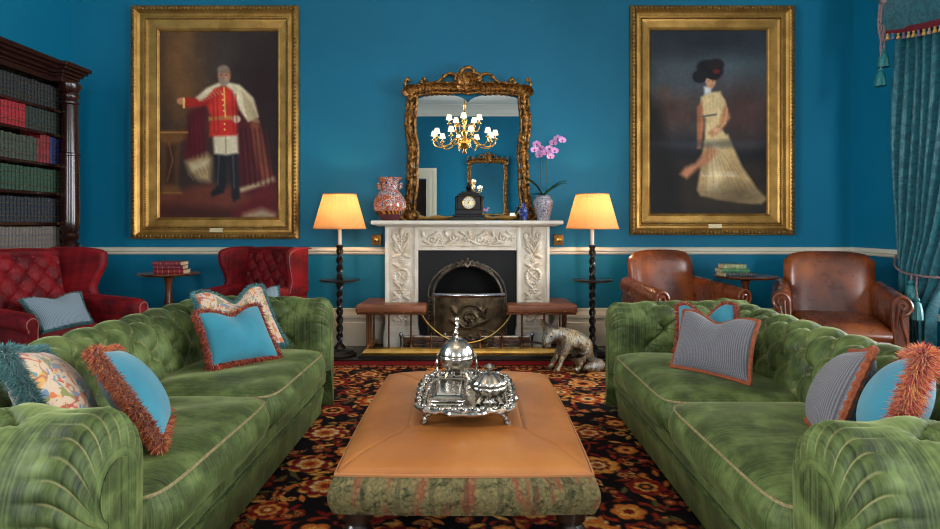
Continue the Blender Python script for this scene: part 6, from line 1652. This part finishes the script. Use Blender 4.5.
sw = thing('swag_valance', 'teal damask swag valance with crimson braid across the window top', 'valance', (3.50, 4.5, 2.8))
def sf(u, v):
    y = lerp(5.29, 3.2, u); sag = .06 + .05 * math.sin(PI * u) * 1.0
    zb_ = 2.80 - .16 * math.sin(PI * u)
    z = lerp(3.62, zb_, v); x = -.03 - .035 * abs(math.sin(v * 9 + u * 3.5)) - .03 * math.sin(PI * v)
    return (x, y - 4.5 + .015 * math.sin(v * 12), z - 2.8 - .03 * math.sin(v * 9 + u * 7) * (1 - v))
mb = MB(); mb.grid(sf, 80, 60, su=2.2, sv=.9); mb.grid(lambda u, v: tuple(Vector(sf(u, v)) + Vector((.01, 0, 0))), 80, 60, su=2.2, sv=.9)
mb.bx(.0, .26, -1.2, .95, .02, .80, .01) if False else None
mb.build('swag', m['damask'], sw, True, 180)
mb = MB(); mb.bx(.02, .27, 5.29 - 4.5, 5.27 - 4.5, .10, .8); mb.build('return_panel', m['damask'], sw, False)
mb = MB(); mb.grid(lambda u, v: tuple(Vector(sf(u, 1)) + Vector((-.012, 0, lerp(.045, -.004, v)))), 80, 3); mb.build('crimson_braid', m['crimson'], sw, True)
for k in range(34):
    u = k / 33 * .96 + .01; c = Vector(sf(u, 1)); mb = MB(); b = mb.lathe([(0, .0), (.008, -.004), (.011, -.012), (.006, -.018), (.013, -.03), (.016, -.05), (0, -.052)], 8, c + Vector((-.014, 0, -.002))); mb.setattr_('rnd', b, [R.random()] * (len(mb.v) - b)); mb.build('fringe_tassel', m['fringegold'], sw)
def tassel(mbc, mbt, c, L):
    c = Vector(c); mbt.lathe([(0, 0), (.018, -.004), (.024, -.02), (.016, -.032), (.030, -.045), (.042, -L * .7), (.046, -L), (0, -L)], 18, c, wob=lambda a, t: 1 + .06 * math.cos(9 * a))
def cord(mb, pts, r=.007):
    for ph in (0, PI):
        q = [Vector(p) for p in pts]; o_ = []
        for i, p in enumerate(q):
            a = ph + i * .9; d = (q[min(i + 1, len(q) - 1)] - q[max(0, i - 1)]).normalized(); s1 = d.orthogonal().normalized(); s2 = d.cross(s1); o_.append(p + (s1 * math.cos(a) + s2 * math.sin(a)) * r * .55)
        mb.tube(o_, r * .7, 6)
tb = thing('curtain_tieback', 'twisted grey cord tieback with two teal tassels round the curtain', 'tieback', (3.70, 5.45, .93))
mb = MB(); cord(mb, catmull([(.06, .10, .0), (-.02, .0, -.03), (-.14, -.18, -.085), (-.22, -.38, -.115), (-.245, -.52, -.125), (-.235, -.70, -.13), (-.16, -.83, -.13), (-.04, -.80, -.12), (.03, -.66, -.10)], 14), .009)
cord(mb, catmull([(-.245, -.53, -.12), (-.26, -.54, -.15), (-.262, -.54, -.18)], 10)); cord(mb, catmull([(-.24, -.58, -.12), (-.262, -.60, -.20), (-.262, -.60, -.30)], 14)); mb.build('cord', m['rope'], tb)
for c, L in (((-.262, -.54, -.17), .16), ((-.262, -.60, -.30), .17)):
    mb = MB(); tassel(None, mb, c, L); mb.build('tassel', m['teal_tassel'], tb)
tp = thing('rope_tassels', 'pair of teal tassels on twisted cord hanging from the valance corner', 'tassel', (3.44, 5.26, 3.02))
mb = MB()
for dx, z1 in ((.0, -.38), (-.03, -.52), (.03, -.30)):
    cord(mb, catmull([(dx * .3, -.02, .04), (dx, -.03, -.12), (dx * .8, -.02, z1)], 16), .008)
cord(mb, catmull([(-.03, -.02, .02), (-.05, -.03, -.16), (-.02, -.03, -.30), (.0, -.03, -.1)], 12), .008); mb.ell((0, -.03, .04), (.03, .03, .03), 10, 8); mb.build('cord', m['rope'], tp)
for c in ((.0, -.02, -.36), (-.03, -.025, -.52)):
    mb = MB(); tassel(None, mb, c, .15); mb.build('tassel', m['teal_tassel'], tp)
